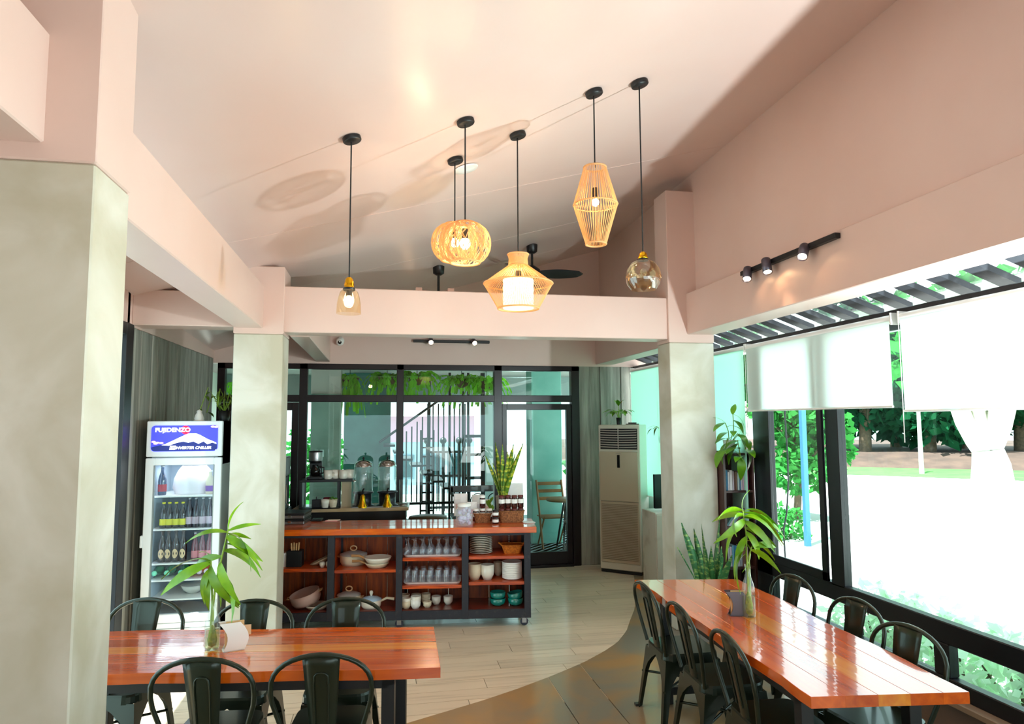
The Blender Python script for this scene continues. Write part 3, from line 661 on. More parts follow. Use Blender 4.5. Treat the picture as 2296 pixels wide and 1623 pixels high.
# ================================================================== VASES WITH LUCKY BAMBOO, NAPKIN HOLDERS
def leaf_mesh(L=1.0, wd=.16, droop=.35, n=7, name='leaf'):
    mb = MB(); V = []
    for i in range(n+1):
        q = i/n; w_ = wd*math.sin(PI*min(1, q*.93+.05))**.8*(1-.25*q); z = .18*math.sin(q*1.6)-droop*q*q
        V += [(q*L, -w_/2, z+.02), (q*L, 0, z), (q*L, w_/2, z+.02)]
    Fs = []
    for i in range(n):
        o = i*3; Fs += [(o, o+3, o+4, o+1), (o+1, o+4, o+5, o+2)]
    return mb.add(V, Fs, True).mesh(name)
LM = [leaf_mesh(1, .17, .25), leaf_mesh(1, .2, .55), leaf_mesh(1, .22, .85), leaf_mesh(1, .13, .4)]
for q in LM: q.materials.append(mat('bamboo_leaf', '7fae14', .38, c2='5f9412', nscale=3, rnd=.2))
def bottle_vase(name, label, loc, h, stems, leaves_, rz=0):
    t = thing(name, label, 'vase', loc, rz)
    k = h/.25
    prof = [(.0,.002),(.033,.0),(.037,.01),(.037,.12*k),(.034,.15*k),(.018,.19*k),(.014,.22*k),(.016,.245*k),(.017,.25*k)]
    put('bottle', MB().lathe(prof, 20, cap=False), CGLASS, t)
    put('water', MB().lathe([(.0005,.006),(.031,.006),(.034,.014),(.034,.10*k),(.0005,.10*k)], 18), glass('water', (.88,.93,.70), 1.33), t)
    put('roots', MB().lathe([(.002,.01),(.02,.02),(.024,.05*k),(.016,.09*k),(.008,.12*k)], 9), mat('yellow_green_stalk', 'a8b030', .5, c2='6f8a1c', nscale=60), t)
    for pts in stems:
        put('stem', MB().tube(pts, .006, 8, r2=.004), STEM, t)
    for (p, az_, el, ln, kind) in leaves_:
        put('leaf', LM[kind], None, t, p, (R_(60*math.sin(len(t.children)*2.3)), -el, az_), (ln, ln*1.25, ln))
    return t
# left vase: leaves given as (height, azimuth deg in view, elevation, length, kind)
def spray(stems, spec):
    out = []
    for s_, q, a, e, L_, k in spec:
        pts = [Vector(p) for p in stems[s_]]; f = q*(len(pts)-1); i = min(int(f), len(pts)-2); p = pts[i].lerp(pts[i+1], f-i)
        out.append((p, R_(a), R_(e), L_, k))
    return out
p = az(475,1455,.75)
st1 = [[(0,0,.05),(.0,0,.22),(.01,0,.34),(.035,.0,.46),(.055,0,.56),(.062,0,.60)], [(-.01,.01,.05),(-.008,.01,.25),(-.015,.01,.36),(-.02,.01,.44)]]
bottle_vase('bamboo_vase', 'clear glass bottle with leafy lucky bamboo on the left table', (p.x, p.y, .75), .25, st1,
    spray(st1, [(0,1,30,72,.15,3),(0,.95,5,15,.16,3),(0,.9,185,5,.2,1),(0,.88,350,-20,.2,2),(0,.82,-30,-25,.19,2),(0,.8,60,0,.14,1),(0,.72,-20,0,.2,2),(0,.66,8,-15,.22,2),(0,.6,160,-10,.2,1),
                (0,.55,-70,-40,.2,2),(1,1,175,0,.24,1),(1,.95,200,-20,.26,1),(1,.9,-60,-55,.22,2),(1,.85,215,-60,.17,2),(1,.7,240,-65,.16,2),(0,.5,-40,-60,.2,2),(0,.45,0,-45,.22,2),(1,.6,-10,-60,.14,3),(1,.99,120,20,.15,3)]))
p = az(1680,1382,.75)
st2 = [[(0,0,.05),(0,0,.26),(-.005,0,.36),(0,0,.46),(-.012,0,.56),(-.02,0,.62)], [(.01,.0,.05),(.012,0,.26),(.01,.0,.34),(.03,0,.40)]]
bottle_vase('bamboo_vase', 'tall clear bottle with drooping lucky bamboo on the right table', (p.x, p.y, .75), .30, st2,
    spray(st2, [(0,1,20,76,.12,3),(0,.97,170,10,.17,2),(0,.95,10,8,.2,2),(0,.93,-5,-10,.24,2),(0,.9,200,-8,.2,2),(0,.88,150,5,.18,2),(0,.86,-40,-5,.22,2),(0,.84,-15,0,.27,2),(0,.8,215,-20,.2,2),(0,.78,-60,-25,.2,2),
                (0,.75,180,-25,.21,2),(0,.7,20,-10,.18,2),(0,.66,-30,-50,.18,2),(0,.6,-170,-50,.18,2),(0,.55,5,-15,.2,1),(1,1,0,5,.19,1),(1,.9,-10,-20,.17,2),(0,.45,185,-25,.17,2),(0,.4,188,-35,.2,2),(0,.52,-80,-50,.15,2),(0,.9,80,10,.2,1)]))
def napkin_holder(label, loc, rz, body, card):
    t = thing('napkin_holder', label, 'napkin holder', loc, rz)
    def plate(y, lean, m_, nm, h=.14, wd=.10):
        V = []; n = 8
        for i in range(n+1):
            q = i/n; x = lean*math.sin(q*PI)*.03-.02*q*lean
            for yy2 in (y, y+.004): V += [(x-wd/2, yy2, h*q), (x+wd/2, yy2, h*q)]
        Fs = []
        for i in range(n):
            o = i*4; Fs += [(o,o+1,o+5,o+4),(o+2,o+6,o+7,o+3),(o,o+4,o+6,o+2),(o+1,o+3,o+7,o+5)]
        Fs += [(0,2,3,1),(n*4,n*4+1,n*4+3,n*4+2)]
        put(nm, MB().add(V, Fs), m_, t)
    plate(-.028, 1, body, 'front_plate'); plate(.024, 1, body, 'back_plate')
    put('base', MB().box(-.05,.05,-.028,.028,0,.004), body, t)
    nm = MB()
    for k in range(5): nm.box(-.042+.003*k, .045+.002*k, -.02+k*.008, -.014+k*.008, .004, .13+.006*(k % 3))
    put('napkins', nm, mat('kraft_napkin', 'd3ab77', .8), t)
    if card: put('card', MB().add([(.03,.03,.06),(.09,.03,.055),(.09,.03,.105),(.03,.03,.11),(.03,.032,.06),(.09,.032,.055),(.09,.032,.105),(.03,.032,.11)], [(0,1,2,3),(7,6,5,4),(0,4,5,1),(1,5,6,2),(2,6,7,3),(3,7,4,0)]), mat('tan_card', 'd9b48c', .7), t)
    return t
p = az(519,1458,.75); napkin_holder('white curved napkin holder with tan napkins beside the left vase', (p.x+.005, p.y+.01, .75), R_(18), WHITE, True)
p = az(1655,1380,.75); napkin_holder('grey curved napkin holder beside the vase on the right table', (p.x, p.y+.01, .75), R_(-12), mat('mauve_grey_metal', '5d5860', .35, metal=.3), False)
for px, py in ((1606,1387),(1626,1391)): p = az(px, py, .75); put('knot', MB().lathe([(.001,.0004),(.006,.0006),(.009,.0002)], 10, (0,0,0)), mat('wood_knot', 'd08a3a', .4), [o for o in COL.objects if o.name.startswith('dining_table')][-1]).matrix_world = Matrix.Translation((p.x, p.y, .7504))
# ================================================================== KITCHEN ISLAND
IO = Vector((1.405, 6.40, 0)); IA = R_(-8.0)
IU = Vector((math.cos(IA), math.sin(IA), 0)); IV = Vector((-math.sin(IA), math.cos(IA), 0))
def isl(px, py, v=0):
    d = ray(px, py); t_ = ((IO+IV*v)-O).dot(IV)/d.dot(IV); q = O+d*t_-IO; return q.dot(IU), q.z
def iw(u, v, z): return IO+IU*u+IV*v+Vector((0,0,z))
isd = thing('kitchen_island', 'long kitchen island with orange wood top and open shelves on castors', 'cabinet', tuple(IO), IA)
W0 = -2.6; DEP = .44; ZB, ZT = .085, .862
UT = [isl(x, 1290)[0] for x in (742, 895, 1043)]   # dividers
u_ = lambda x: isl(x, 1290)[0]
for k in range(3): put('top_board', MB().bbox(W0-.03, .055, -.05+k*.19, -.05+k*.19+.189, ZT, .918, .004), SHELFW if k else mat('island_edge_wood', 'e06806', .3, c2='c44a04', nscale=5, stretch=(1,8,8), coat=.8), isd)
fr = MB()
fr.bbox(W0, 0, -.02, .03, ZB, .165, .003).bbox(W0, 0, DEP-.03, DEP, ZB, .165, .003)
for x, wd in ((-.03,.06),(UT[2],.062),(UT[1],.058),(UT[0],.062),(W0+.03,.06)):
    fr.bbox(x-wd/2, x+wd/2, -.025, .025, ZB, ZT, .003); fr.bbox(x-wd/2, x+wd/2, DEP-.04, DEP, ZB, ZT, .003)
fr.box(W0, 0, -.015, .02, ZT-.025, ZT)
put('frame', fr, ISLB, isd)
for x in (-.012, UT[2], UT[1], UT[0]): put('side_panel', MB().box(x-.01, x+.01, .026, DEP-.04, .165, ZT), SHELFW, isd)
xx = W0+.02
while xx < -.03:
    put('back_panel', MB().box(xx, min(xx+.196, -.02), DEP-.035, DEP-.02, .165, ZT), BACKW, isd); xx += .2
SH = {}
def shelf(key, x0, x1, py, pm):
    z = isl(pm, py, 0)[1]; put('shelf', MB().bbox(x0, x1, -.005, DEP-.04, z-.03, z, .003), SHELFW, isd); SH[key] = z
shelf('1t', W0+.06, UT[0]-.031, 1275, 690); shelf('2t', UT[0]+.031, UT[1]-.03, 1277, 820)
shelf('3t', UT[1]+.03, UT[2]-.032, 1250, 970); shelf('3m', UT[1]+.03, UT[2]-.032, 1312, 970)
shelf('4t', UT[2]+.032, -.06, 1246, 1115); shelf('4m', UT[2]+.032, -.06, 1304, 1115)
put('bottom_shelf', MB().box(W0+.02, -.02, 0.0, DEP-.04, .15, .168), mat('bottom_shelf_red', '7d2c16', .3, c2='5e1c0e', nscale=5, stretch=(1,8,8), coat=.5), isd)
ZBt = .168
for x, m_ in ((-.06, 'a'), (UT[1], 'b'), (W0+.08, 'c'), (-.06, 'd')):
    vv = .03 if m_ != 'd' else DEP-.05
    c = put('castor', MB().box(x-.03,x+.03,vv-.03,vv+.03,.078,.085).box(x-.02,x+.02,vv-.006,vv-.001,.03,.08).box(x-.02,x+.02,vv+.021,vv+.026,.03,.08), STEEL, isd)
    put('wheel', MB().lathe([(.001,-.009),(.036,-.009),(.038,0),(.036,.009),(.001,.009)], 18).xf(Matrix.Translation((x, vv+.01, .038)) @ Matrix.Rotation(PI/2, 4, 'X')), mat('grey_rubber', '3f4152', .6), c)
def on(name, label, cat, px, v, z, group=None, rz=0):
    u, _ = isl(px, 1290, v); return thing(name, label, cat, tuple(iw(u, v, z)), IA+rz, group)
# --- comp 1
t = on('cutlery_box', 'black box with wooden handled utensils on the upper left shelf', 'container', 661, .12, SH['1t'])
put('box', MB().bbox(-.07,.07,-.05,.05,0,.15,.004), BLKM, t)
for k in range(4): put('utensil_handle', MB().tube([(-.03+k*.02,-.01,.14),(-.036+k*.024,-.012,.215+.006*(k%2))], .008, 8), LWOOD, t)
t = on('food_container', 'white lidded container at the left end of the upper shelf', 'container', 640, .14, SH['1t']); put('tub', MB().lathe([(.045,0),(.055,.1),(.055,.11)], 20), WHITE, t); put('lid', MB().lathe([(.058,.11),(.058,.125),(.001,.13)], 20), WHITE, t)
def pan(label, px, v, z, r=.13, h=.05, m_=WHITE2, handle=True, rot=None, group=None, hang=PI, inner=None):
    t = on('frying_pan', label, 'pan', px, v, z, group)
    if rot: t.rotation_euler = (rot[0], rot[1], IA)
    put('bowl', MB().lathe([(.001,0),(r*.72,0),(r*.95,h*.7),(r,h),(r-.005,h),(r*.72-.004,.006),(.001,.006)], 28), m_, t)
    if handle:
        c, s_ = math.cos(hang), math.sin(hang)
        put('handle', MB().tube([(c*r*.97,s_*r*.97,h*.8),(c*(r+.05),s_*(r+.05),h+.012),(c*(r+.12),s_*(r+.12),h+.012)], .009, 8, r2=.013), LWOOD, t)
    return t
pan('white frying pan with wooden handle, upper of the nested pair', 847, .11, SH['2t']+.035, .127, .06)
pan('white frying pan with wooden handle, lower of the nested pair', 845, .11, SH['2t'], .112, .045, CREAM)
pan('dark tilted pan lid leaning on the upper left shelf', 722, .2, SH['1t']+.02, .11, .03, CREAM, False, (0, R_(-24)))
t = on('egg_cup', 'small white cup on the upper left shelf', 'cup', 722, .05, SH['1t'], 'small white cups on the upper left shelf'); put('cup', MB().lathe([(.001,0),(.018,0),(.026,.03),(.024,.05),(.02,.05),(.018,.01)], 16), WHITE2, t)
dup(t, tuple(iw(isl(736,1290,.06)[0], .06, SH['1t'])), IA, 'small white cup against the divider on the upper left shelf')
def pot(label, px, v, z, r, h, m_, lid=True, ring=True, knob=False, handle=False, rot=None, lidm=None):
    t = on('cooking_pot', label, 'pot', px, v, z)
    if rot: t.rotation_euler = (rot[0], rot[1], IA)
    put('body', MB().lathe([(.001,0),(r*.85,0),(r*.97,h*.3),(r,h),(r-.005,h),(r*.85,.01),(.001,.01)], 28), m_, t)
    if lid: put('lid', MB().lathe([(r+.002,h),(r+.002,h+.006),(r*.6,h+.025),(.001,h+.034)], 28), lidm or glass('lid_glass', (.8,.84,.86), 1.6, dens=.25), t)
    if ring: put('lid_ring', MB().tube([(.03*math.cos(a*PI/8), 0, h+.058+.022*math.sin(a*PI/8)) for a in range(16)], .006, 8, True), mat('beige_silicone', 'd9ac80', .5), t)
    if knob: put('lid_knob', MB().lathe([(.008,h+.03),(.012,h+.045),(.018,h+.06),(.014,h+.078),(.001,h+.082)], 14), WHITE2, t)
    if handle: put('handle', MB().tube([(r*.97,0,h*.8),(r+.05,0,h+.01),(r+.12,0,h)], .01, 8, r2=.014), CREAM, t)
    else:
        for s_ in (-1, 1): put('side_handle', MB().tube([(s_*r*.98,-.03,h*.8),(s_*(r+.025),-.02,h*.85),(s_*(r+.025),.02,h*.85),(s_*r*.98,.03,h*.8)], .006, 6), mat('beige_silicone', 'd9ac80', .5), t)
    return t
pot('cream casserole with glass lid and ring handle on the upper shelf', 792, .25, SH['2t'], .128, .095, CREAM)
pot('cream pot with ring handled lid on the lower shelf behind a chair', 783, .2, ZBt, .11, .1, CREAM)
pot('white saucepan with pale blue lid on the lower shelf', 833, .12, ZBt, .095, .075, WHITE2, ring=False, knob=True, handle=True, lidm=mat('pale_blue_lid', 'a9c6e0', .2, coat=.5))
pot('large tilted dusty pink cooking pot on the lower left shelf', 690, .15, ZBt+.05, .14, .1, mat('dusty_pink', 'c4a49a', .45), lid=False, ring=False, rot=(R_(8), R_(-15)))
pan('white shallow dish under the tilted pink pot', 712, .13, ZBt, .12, .04, WHITE2, False)
# --- comp 3: trays with glasses
def tray(label, x0, x1, z, v0=.03, v1=.33):
    u0, u1 = u_(x0), u_(x1); t = thing('tray', label, 'tray', tuple(iw((u0+u1)/2, (v0+v1)/2, z)), IA)
    w_, d_ = u1-u0, v1-v0; put('tray_base', MB().prism(rrect(w_-.03,d_-.03,.03), 0, .004, P2=rrect(w_-.02,d_-.02,.03)), WHITE, t)
    rim = MB(); a = rrect(w_-.02,d_-.02,.03); b = rrect(w_,d_,.035); n = len(a); rim.add([(x,y,.004) for x,y in a]+[(x,y,.02) for x,y in b]+[(x*.985,y*.985,.02) for x,y in b], [(i,(i+1)%n,n+(i+1)%n,n+i) for i in range(n)]+[(n+i,n+(i+1)%n,2*n+(i+1)%n,2*n+i) for i in range(n)]); put('tray_rim', rim, WHITE, t); return t
tray('white tray of upturned stem glasses on the top shelf', 903, 1033, SH['3t']); tray('white tray of upturned tumblers on the middle shelf', 903, 1033, SH['3m'])
DG = glass('drinking_glass', (.90,.91,.95), 1.9, dens=.06)
ordn = ['first', 'second', 'third', 'fourth', 'fifth', 'sixth', 'seventh']
def glasses(xs, key, prof, nm, what, grp):
    z = SH[key]+.005; base = None
    for row, v in ((0, .08), (1, .17), (2, .26)):
        for i, x in enumerate(xs):
            lab = f'{ordn[i]} {what} from the left in the {["front","middle","back"][row]} row'
            loc = tuple(iw(isl(x, 1290, .08)[0]+(.0 if row != 1 else .01), v, z))
            if base is None: base = tag(put(nm, MB().lathe(prof, 14, cap=False), DG, None, loc, (0,0,IA)), lab, 'glass', grp); 
            else: c = base.copy(); COL.objects.link(c); c.location = loc; c['label'] = lab
glasses((911,928,946,963,982,1000,1018), '3t', [(.029,0),(.036,.03),(.034,.065),(.012,.085),(.005,.095),(.004,.13),(.012,.147),(.033,.152),(.033,.155),(.001,.156)], 'stem_glass', 'upturned stem glass', 'stem glasses on the top shelf')
glasses((911,928,946,963,982,1000,1018), '3m', [(.034,0),(.032,.05),(.028,.115),(.026,.12),(.001,.12)], 'tumbler', 'upturned tumbler', 'tumblers on the middle shelf')
def cup(label, px, v, z, r=.034, h=.06, m_=WHITE2, nm='cup', k=1.32, group='white cups on the bottom shelf', cat='cup'):
    if nm == 'cup': r *= k; h *= k
    u, _ = isl(px, 1340, v)
    return tag(put(nm, MB().lathe([(.001,0),(r*.6,0),(r*.93,h*.35),(r,h),(r-.004,h),(r*.85,h*.35),(r*.5,.006),(.001,.006)], 22), m_, None, tuple(iw(u, v, z)), (0,0,IA)), label, cat, group)
cup('white cup at the right end of the bottom shelf row', 1005, .19, ZBt); cup('white rounded cup second from the right on the bottom shelf', 978, .19, ZBt)
cup('small low cup in front of the stacked cups', 958, .09, ZBt, .031, .042, CREAM)
cup('cup third from the right standing behind the low cup', 955, .2, ZBt, .034, .05, CREAM); cup('upper cup of the pair behind the low cup', 955, .2, ZBt+.035, .034, .05, CREAM)
cup('bright white cup in the front row of the bottom shelf', 932, .06, ZBt, .036, .062, WHITE); cup('upper cup nested on the bright white cup', 932.5, .062, ZBt+.034, .037, .06, WHITE2)
cup('beige cup at the left front of the bottom shelf', 910, .06, ZBt, .035, .055, CREAM); cup('upper cup nested in the left front beige cup', 910.5, .062, ZBt+.032, .036, .05, WHITE2)
for i, (x, v, z) in enumerate(((908,.16,0),(908,.16,.034),(933,.16,0),(933,.16,.034),(908,.26,0),(933,.26,0))):
    cup(['cup at the left in the second row, lower','cup at the left in the second row, upper','cup behind the bright white cup, lower','cup behind the bright white cup, upper','cup at the left in the back row','cup second from the left in the back row'][i], x, v, ZBt+z, .035, .055, CREAM)
# --- comp 4
for i in range(11):
    u, _ = isl(1078, 1230, .15); r = .112
    tag(put('plate', MB().lathe([(.001,0),(r*.6,0),(r*.95,.012),(r,.016),(r*.94,.016),(r*.58,.004),(.001,.004)], 30), WHITE2, None, tuple(iw(u, .15, SH['4t']+i*.0165)), (0,0,IA)),
        (f'white dinner plate, {["bottom","second","third","fourth","fifth","middle","seventh","eighth","ninth","tenth","top"][i]} of the tall stack on the upper right shelf'), 'plate', 'stack of dinner plates')
t = on('bread_basket', 'orange woven basket on the upper right shelf', 'basket', 1148, .15, SH['4t']); OR = mat('orange_wicker', 'd57a1e', .6, c2='a8540f', nscale=60, bump=.4)
b = MB(); lo_, hi_ = rrect(.15,.12,.02), rrect(.2,.16,.03); n = len(lo_); b.prism(lo_, 0, .075, P2=hi_); put('basket_body', b, OR, t)
put('basket_rim', MB().tube([(x,y,.078) for x, y in rrect(.205,.165,.03)], .006, 6, True), OR, t)
for s_ in (-1, 1): put('basket_handle', MB().tube([(s_*.1,-.03,.078),(s_*.125,-.02,.095),(s_*.125,.02,.095),(s_*.1,.03,.078)], .006, 6), OR, t)
cup('cream lidded pot at the left of the middle right shelf', 1064, .1, SH['4m'], .066, .15, CREAM, 'crock', 'pots on the middle right shelf', 'pot')
cup('white round pot in the middle of the middle right shelf', 1093, .1, SH['4m'], .065, .14, WHITE2, 'crock', 'pots on the middle right shelf', 'pot')
cup('shaded beige pot at the back of the middle right shelf', 1117, .27, SH['4m'], .045, .13, CREAM, 'crock', 'pots on the middle right shelf', 'pot')
cup('shaded grey pot at the back right of the middle right shelf', 1141, .3, SH['4m'], .045, .13, mat('grey_ceramic', 'b5b1aa', .4), 'crock', 'pots on the middle right shelf', 'pot')
for i in range(9):
    u, _ = isl(1148, 1290, .12); r = .094
    tag(put('bowl', MB().lathe([(.001,0),(r*.7,0),(r,.012),(r,.03),(r-.005,.03),(r*.68,.005),(.001,.005)], 26), WHITE, None, tuple(iw(u, .12, SH['4m']+i*.0165)), (0,0,IA)),
        f'white bowl, {["bottom","second","third","fourth","middle","sixth","seventh","eighth","top"][i]} of the stack on the middle right shelf', 'bowl', 'stack of white bowls')
for i, (x, z, dx) in enumerate(((1116,0,0),(1116,.058,.0),(1156,0,0),(1157,.052,.006))):
    o = cup(['lower teal bowl of the left pair on the bottom right shelf','upper teal bowl of the left pair on the bottom right shelf','lower teal bowl of the right pair on the bottom right shelf','tilted upper teal bowl of the right pair on the bottom right shelf'][i], x, .12, ZBt+z, .075, .068, TEAL, 'bowl', 'teal bowls', 'bowl')
    if i == 3: o.rotation_euler = (0, R_(-9), IA)
# --- on the worktop
ZW = .918
def top(name, label, cat, px, py, group=None, rz=0): p = az(px, py, ZW); return thing(name, label, cat, (p.x, p.y, ZW), IA+rz, group)
for i in range(2):
    t = top('steel_case', ['lower flat steel cash box on the left end of the worktop','upper flat steel cash box on the left end of the worktop'][i], 'box', 660, 1176, 'steel boxes on the worktop'); t.location.z = ZW+i*.055; t.location.x -= .03
    put('body', MB().bbox(-.15,.12,.0,.3,0,.032,.004), STEEL, t); put('lid', MB().bbox(-.155,.125,-.004,.304,.032,.053,.004), BLKM, t); put('latch', MB().box(-.03,.0,-.008,.0,.015,.035), CHROME, t)
t = top('card_reader', 'black card reader lying beside the steel boxes', 'device', 712, 1168); put('case', MB().bbox(-.06,.04,-.03,.08,0,.02,.004), BLKM, t); put('screen', MB().box(-.05,.03,.03,.07,.02,.021), mat('dark_screen', '1b1720', .1), t)
t = top('paper_slips', 'pink and cream paper slips lying on the worktop', 'paper', 745, 1168); put('slip', MB().box(-.07,.05,-.02,.05,0,.004), mat('pink_paper', 'f0a6a8', .8), t); put('slip', MB().box(-.05,.07,.0,.06,.004,.008), mat('cream_paper', 'f3dcc8', .8), t)
t = top('sweets_jar', 'clear plastic jar of wrapped sweets at the front of the worktop', 'jar', 1041, 1178); put('body', MB().lathe([(.07,0),(.08,.01),(.08,.14),(.06,.17),(.06,.18)], 22, cap=False), glass('jar_plastic', (.9,.92,.96), 1.5, dens=.2), t); put('lid', MB().lathe([(.064,.18),(.064,.205),(.001,.207)], 20), WHITE, t)
sm = MB(); rn = random.Random(4)
for k in range(34): sm.sph((rn.uniform(-.05,.05), rn.uniform(-.05,.05), .025+.13*rn.random()), .02, 6, 4)
o = put('sweets', sm, mat('wrapped_sweets', 'd8dcf0', .3, c2='b9a2c8', nscale=40), t); o['kind'] = 'stuff'
def pouch(label, px, py, h, wd, m_, band, z=0, rz=0, dy=0):
    t = top('snack_pouch', label, 'bag', px, py, 'snack pouches on the worktop', rz); t.location.y += dy
    P = [(-wd/2,0),(0,-.02),(wd/2,0),(0,.02)]; Q = [(-wd/2,-.002),(0,-.003),(wd/2,-.002),(0,.003)]
    put('bag', MB().prism(P, 0, h*.75).prism([(x,y*.9) for x,y in P], h*.75, h, P2=Q), m_, t)
    put('printed_band', MB().box(-wd*.36, wd*.36, -.0225, -.0215, h*.3, h*.55), band, t); return t
WP = mat('white_pouch', 'f4efee', .5); PS = mat('pastel_print', 'f0c9c0', .6); MG = mat('magenta_print', 'e0559a', .6)
pouch('white pouch with pale print behind the sweets jar', 1036, 1160, .23, .14, WP, PS, dy=.12)
pouch('white and pink pouch between the jar and the small basket', 1061, 1166, .17, .1, WP, MG, dy=.1)
pouch('white pouch behind the small basket, left one', 1076, 1158, .21, .13, WP, mat('grey_print', 'cfcad2', .6), dy=.14)
pouch('tall white pouch with brown lettering band behind the large basket', 1149, 1160, .34, .26, WP, mat('brown_print', 'c48b6d', .6), dy=.09)
pouch('small white pouch behind the small basket, right one', 1097, 1158, .16, .1, WP, PS, dy=.16)
WK = mat('brown_wicker', 'a56a3c', .7, c2='6b3d1d', nscale=70, bump=.5)
def basket(label, px, py, w_, h, jars, lids):
    t = top('wicker_basket', label, 'basket', px, py, 'baskets of jars on the worktop'); P = rrect(w_*.85,.09,.03); Q = rrect(w_,.11,.035)
    b = MB(); n = len(P); b.add([(x,y+.06,0) for x,y in P]+[(x,y+.06,h) for x,y in Q]+[(x*.93,y*.9+.06,h) for x,y in Q]+[(x*.93,y*.9+.06,.01) for x,y in P], [tuple(range(n-1,-1,-1)), tuple(range(3*n,4*n))]+[(k*n+i,k*n+(i+1)%n,(k+1)*n+(i+1)%n,(k+1)*n+i) for k in range(3) for i in range(n)])
    put('basket_body', b, WK, t); put('basket_rim', MB().tube([(x,y+.06,h) for x,y in Q], .005, 6, True), WK, t); base = t.location
    for k in range(jars):
        R = Matrix.Rotation(IA, 3, 'Z'); q = R @ Vector((-w_*.36+k*w_*.72/max(1,jars-1), .05+.015*(k % 2), 0))
        j = thing('jam_jar', f'{["left","second","third","right"][k] if jars == 4 else ["left","middle","right"][k]} dark jam jar in the {lids[1]} wicker basket', 'jar', (base.x+q.x, base.y+q.y, ZW+.012), IA, 'jam jars in the '+lids[1]+' basket')
        j.scale = (1.3,1.3,1.3); jm = put('glass_body', MB().lathe([(.02,0),(.023,.005),(.023,.07),(.019,.078)], 16), mat('dark_jam', '3a1210', .1, coat=1), j)
        put('jar_label', MB().lathe([(.0235,.035),(.0235,.065)], 16, cap=False), WHITE, j); put('lid', MB().lathe([(.022,.078),(.022,.093),(.001,.094)], 16), lids[0], j)
        if jars == 4 or k == 1: j2 = dup(j, (base.x+q.x, base.y+q.y, ZW+.137), IA, f'upper dark jam jar stacked over the {["left","second","third","right"][k] if jars == 4 else "middle"} jar of the {lids[1]} basket')
basket('small wicker basket of jars left of the small jar pair', 1082, 1173, .18, .09, 3, (WHITE, 'small'))
basket('large wicker basket of jars at the right end of the worktop', 1147, 1172, .26, .11, 4, (mat('dark_red_lid', '5e1f1c', .4), 'large'))
for i in range(2):
    t = top('jam_jar', ['lower of the two small dark jars between the baskets','upper of the two small dark jars between the baskets'][i], 'jar', 1111, 1174, 'jar pair between the baskets'); t.location.z = ZW+i*.066; t.scale = (1.35,1.35,1)
    put('glass_body', MB().lathe([(.021,0),(.023,.004),(.023,.05),(.02,.054)], 16), mat('dark_jam', '3a1210', .1, coat=1), t); put('jar_label', MB().lathe([(.0235,.016),(.0235,.042)], 16, cap=False), WHITE, t); put('lid', MB().lathe([(.022,.054),(.022,.065),(.001,.066)], 16), BLKM, t)
t = top('papers', 'white folded leaflets fanned at the right corner of the worktop', 'paper', 1185, 1172)
for k in range(3): put('leaflet', MB().box(-.05,.06,-.04,.06,k*.003,k*.003+.002), WHITE, t, (0,0,0), (0,0,k*.12))
# snake plants
def snake(label, loc, n, h, spread, seed, pot=None, cols=None, wk=1):
    t = thing('snake_plant', label, 'plant', loc, 0); rn = random.Random(seed); base = 0
    m_ = mat('snake_leaf', '3c7a45', .4, c2='9fc06a', nscale=14, lo=.5, hi=.62, stretch=(1,1,3)) if cols is None else cols
    if pot: base = pot[1]*.85; put('pot', MB().lathe([(pot[0]*.75,0),(pot[0],pot[1]),(pot[0]*.92,pot[1]),(pot[0]*.85,pot[1]*.85),(.001,pot[1]*.85)], 24), pot[2], t)
    for k in range(n):
        a = k*2.4+rn.uniform(-.3,.3); ln = h*rn.uniform(.6,1); lean = spread*min(1, rn.uniform(.2,1)*(k/n+.2)*1.2); tw0 = rn.uniform(-.9,.9); wd = rn.uniform(.022,.032)*wk; V = []; m = 7
        for i in range(m+1):
            q = i/m; x = lean*ln*q**1.3; w_ = wd*math.sin(PI*min(.97, .22+q*.78))**.7
            if i == m: w_ = .001
            tw = tw0+.5*q; V += [(x+.004-math.sin(tw)*w_, -math.cos(tw)*w_, q*ln), (x-.005, 0, q*ln), (x+.004+math.sin(tw)*w_, math.cos(tw)*w_, q*ln), (x+.003, 0, q*ln)]
        Fs = []
        for i in range(m):
            o = i*4
            for j in range(4): Fs.append((o+j, o+(j+1)%4, o+4+(j+1)%4, o+4+j))
        put('leaf', MB().add(V, Fs, True), m_, t, (.018*math.cos(a), .018*math.sin(a), base), (0, 0, a))
    return t
YSN = mat('yellow_snake_leaf', '55801c', .4, c2='c9c83a', nscale=22, lo=.48, hi=.6, stretch=(1,1,2))
p = iw(isl(1128, 1160, .40)[0], .40, ZW)
snake('yellow edged snake plant behind the worktop baskets', (p.x, p.y, ZW), 12, .58, .5, 3, (.075, .24, mat('steel_planter', 'a49a8c', .4, metal=.6)), YSN)
# small succulent by the pouches
t = top('aloe_plant', 'small green succulent with fat leaves behind the small basket', 'plant', 1100, 1162); t.location.y += .04; put('pot', MB().lathe([(.025,0),(.032,.06),(.028,.06),(.001,.05)], 14), BLKM, t)
for k in range(9): a = k*.7; put('leaf', MB().sph((0,0,0), 1, 8, 6), mat('succulent', '6f9a1c', .5), t, (.022*math.cos(a), .022*math.sin(a), .09+.012*k), (0, R_(35), a), (.014,.011,.034))
